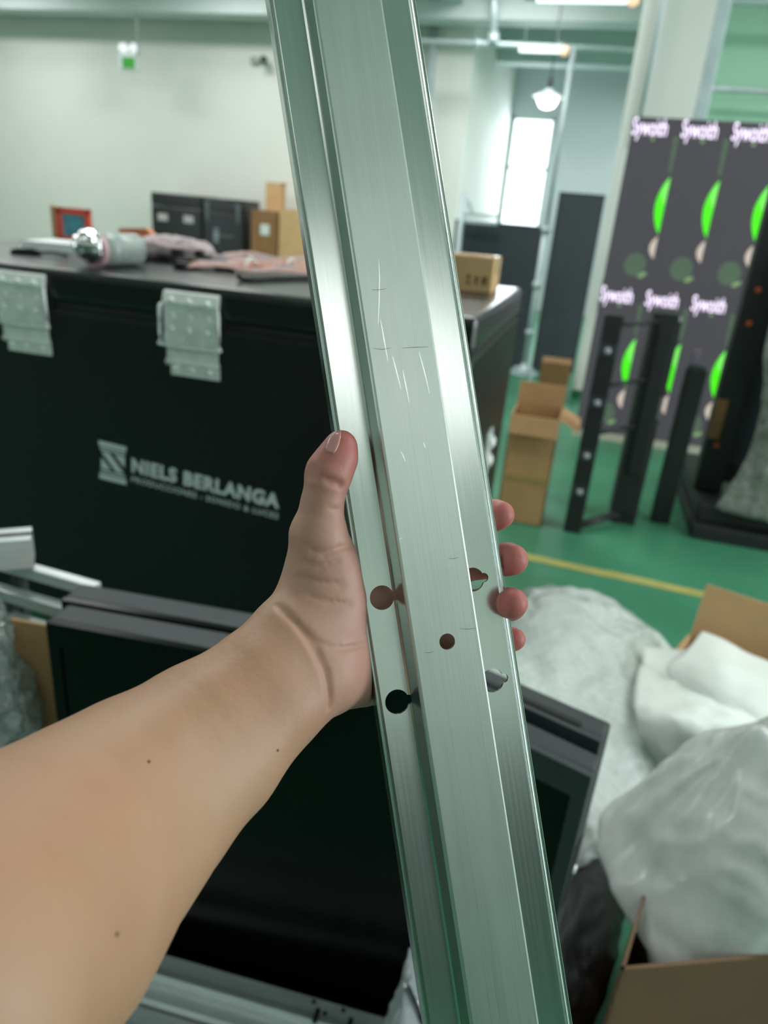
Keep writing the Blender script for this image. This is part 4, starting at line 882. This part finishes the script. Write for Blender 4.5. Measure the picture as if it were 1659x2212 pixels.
bmesh.ops.smooth_vert(bm, verts=bm.verts, factor=0.4, use_axis_x=True, use_axis_y=True, use_axis_z=True)
bm.to_mesh(me); bm.free()
me.polygons.foreach_set('use_smooth', [True]*len(me.polygons))
# natural skin colouring: pinker fingertips and palm
tips = [f[-1][1] for f in fingers]+[thumb[-1][1]]
pink = np.zeros(len(vc))
for t in tips: pink = np.maximum(pink, np.exp(-((np.linalg.norm(vc-t, axis=1)/0.020)**2)))
pal = np.exp(-((np.linalg.norm(vc-cs_(775, 1440, .36), axis=1)/0.045)**2)); pal = np.maximum(pal, 0.8*np.exp(-((np.linalg.norm(vc-cs_(745, 1230, .36), axis=1)/0.03)**2)))
hand = 1/(1+np.exp(-(vc@np.array([0.62, 0.42, 0.66])-0.0-(cs_(655, 1410, .34)@np.array([0.62, 0.42, 0.66])))/0.006))
for nm, arr in (('pink', pink), ('palm', pal), ('hand', hand)):
    at = me.attributes.new(nm, 'FLOAT', 'POINT'); at.data.foreach_set('value', arr.astype(np.float32))
def skin():
    m = bpy.data.materials.new('skin'); m.use_nodes = True; nt = m.node_tree; b = nt.nodes['Principled BSDF']
    b.inputs['Roughness'].default_value = 0.48; b.inputs['Specular IOR Level'].default_value = 0.4
    b.inputs['Subsurface Weight'].default_value = 0.18; b.inputs['Subsurface Radius'].default_value = (1.0, 0.35, 0.2); b.inputs['Subsurface Scale'].default_value = 0.004
    def attr(n): a = nt.nodes.new('ShaderNodeAttribute'); a.attribute_name = n; return a.outputs['Fac']
    tc = nt.nodes.new('ShaderNodeTexCoord')
    n1 = nt.nodes.new('ShaderNodeTexNoise'); n1.inputs['Scale'].default_value = 14; n1.inputs['Detail'].default_value = 3; nt.links.new(tc.outputs['Object'], n1.inputs['Vector'])
    n2 = nt.nodes.new('ShaderNodeTexNoise'); n2.inputs['Scale'].default_value = 260; n2.inputs['Detail'].default_value = 4; nt.links.new(tc.outputs['Object'], n2.inputs['Vector'])
    def mix(f, a, c, k=1.0):
        x = nt.nodes.new('ShaderNodeMix'); x.data_type = 'RGBA'
        if isinstance(f, float): x.inputs[0].default_value = f
        else: nt.links.new(f, x.inputs[0])
        for v_, i_ in ((a, 6), (c, 7)):
            if isinstance(v_, tuple): x.inputs[i_].default_value = v_+(1,)
            else: nt.links.new(v_, x.inputs[i_])
        return x.outputs[2]
    r = nt.nodes.new('ShaderNodeMapRange'); r.inputs[1].default_value = 0.35; r.inputs[2].default_value = 0.65; nt.links.new(n1.outputs['Fac'], r.inputs[0])
    c0 = mix(r.outputs[0], (0.43, 0.225, 0.138), (0.48, 0.275, 0.18))
    c1 = mix(attr('hand'), c0, (0.49, 0.27, 0.205)); c2 = mix(attr('palm'), c1, (0.51, 0.255, 0.215)); c3 = mix(attr('pink'), c2, (0.50, 0.125, 0.125))
    nt.links.new(c3, b.inputs['Base Color'])
    bp = nt.nodes.new('ShaderNodeBump'); bp.inputs['Strength'].default_value = 0.12; bp.inputs['Distance'].default_value = 0.002
    nt.links.new(n2.outputs['Fac'], bp.inputs['Height']); nt.links.new(bp.outputs[0], b.inputs['Normal'])
    return m
M_SKIN = skin()
link('arm_and_hand', me, M_SKIN, pe_)
# thumbnail: a thin curved plate lying on the thumb tip
M_NAIL = mat('fingernail', (0.60, 0.285, 0.265), 0.25, var=0.06, scale=100, coat=0.2)
quad = [(714, 934), (741, 930), (727, 982), (698, 972)]
G = []
for a in range(9):
    row = []
    for b_ in range(7):
        s, t = a/8, b_/6
        rr = 1-0.10*(2*t-1)**2
        t = 0.5+(t-0.5)*(1-0.4*s**4-0.3*(1-s)**4)
        px = (quad[0][0]*(1-t)+quad[1][0]*t)*(1-s)+(quad[3][0]*(1-t)+quad[2][0]*t)*s
        py = ((quad[0][1]*(1-t)+quad[1][1]*t)*(1-s)+(quad[3][1]*(1-t)+quad[2][1]*t)*s)
        h = march(px, py)
        row.append((px, py, h))
    G.append(row)
nv, nf, ix = [], [], {}
for a in range(9):
    for b_ in range(7):
        h = G[a][b_][2]
        if h is None: continue
        g = grad(h); q = h+g*0.0002; ix[(a, b_)] = len(nv); nv.append(tuple(CP+q[0]*RT+q[1]*UP+q[2]*FW-root_p))
for a in range(8):
    for b_ in range(6):
        k4 = [(a, b_), (a+1, b_), (a+1, b_+1), (a, b_+1)]
        if all(k in ix for k in k4): nf.append([ix[k] for k in k4])
nm_ = bpy.data.meshes.new('nail'); nm_.from_pydata(nv, [], nf); bm = bmesh.new(); bm.from_mesh(nm_); bmesh.ops.solidify(bm, geom=bm.faces[:], thickness=0.0005); bm.to_mesh(nm_); bm.free()
nm_.polygons.foreach_set('use_smooth', [True]*len(nm_.polygons))
link('fingernail', nm_, M_NAIL, pe_)

for px, py, r_ in ((322, 1645, 0.0006), (253, 2018, 0.0007), (600, 1621, 0.0006)):
    h = march(px, py); g = grad(h); q = CP+h[0]*RT+h[1]*UP+h[2]*FW-root_p; gw = g[0]*RT+g[1]*UP+g[2]*FW
    cyl('mole', tuple(q-gw*0.0004), tuple(q+gw*0.0002), r_, mat('mole', (0.13, 0.06, 0.04), 0.6), pe_, seg=10)
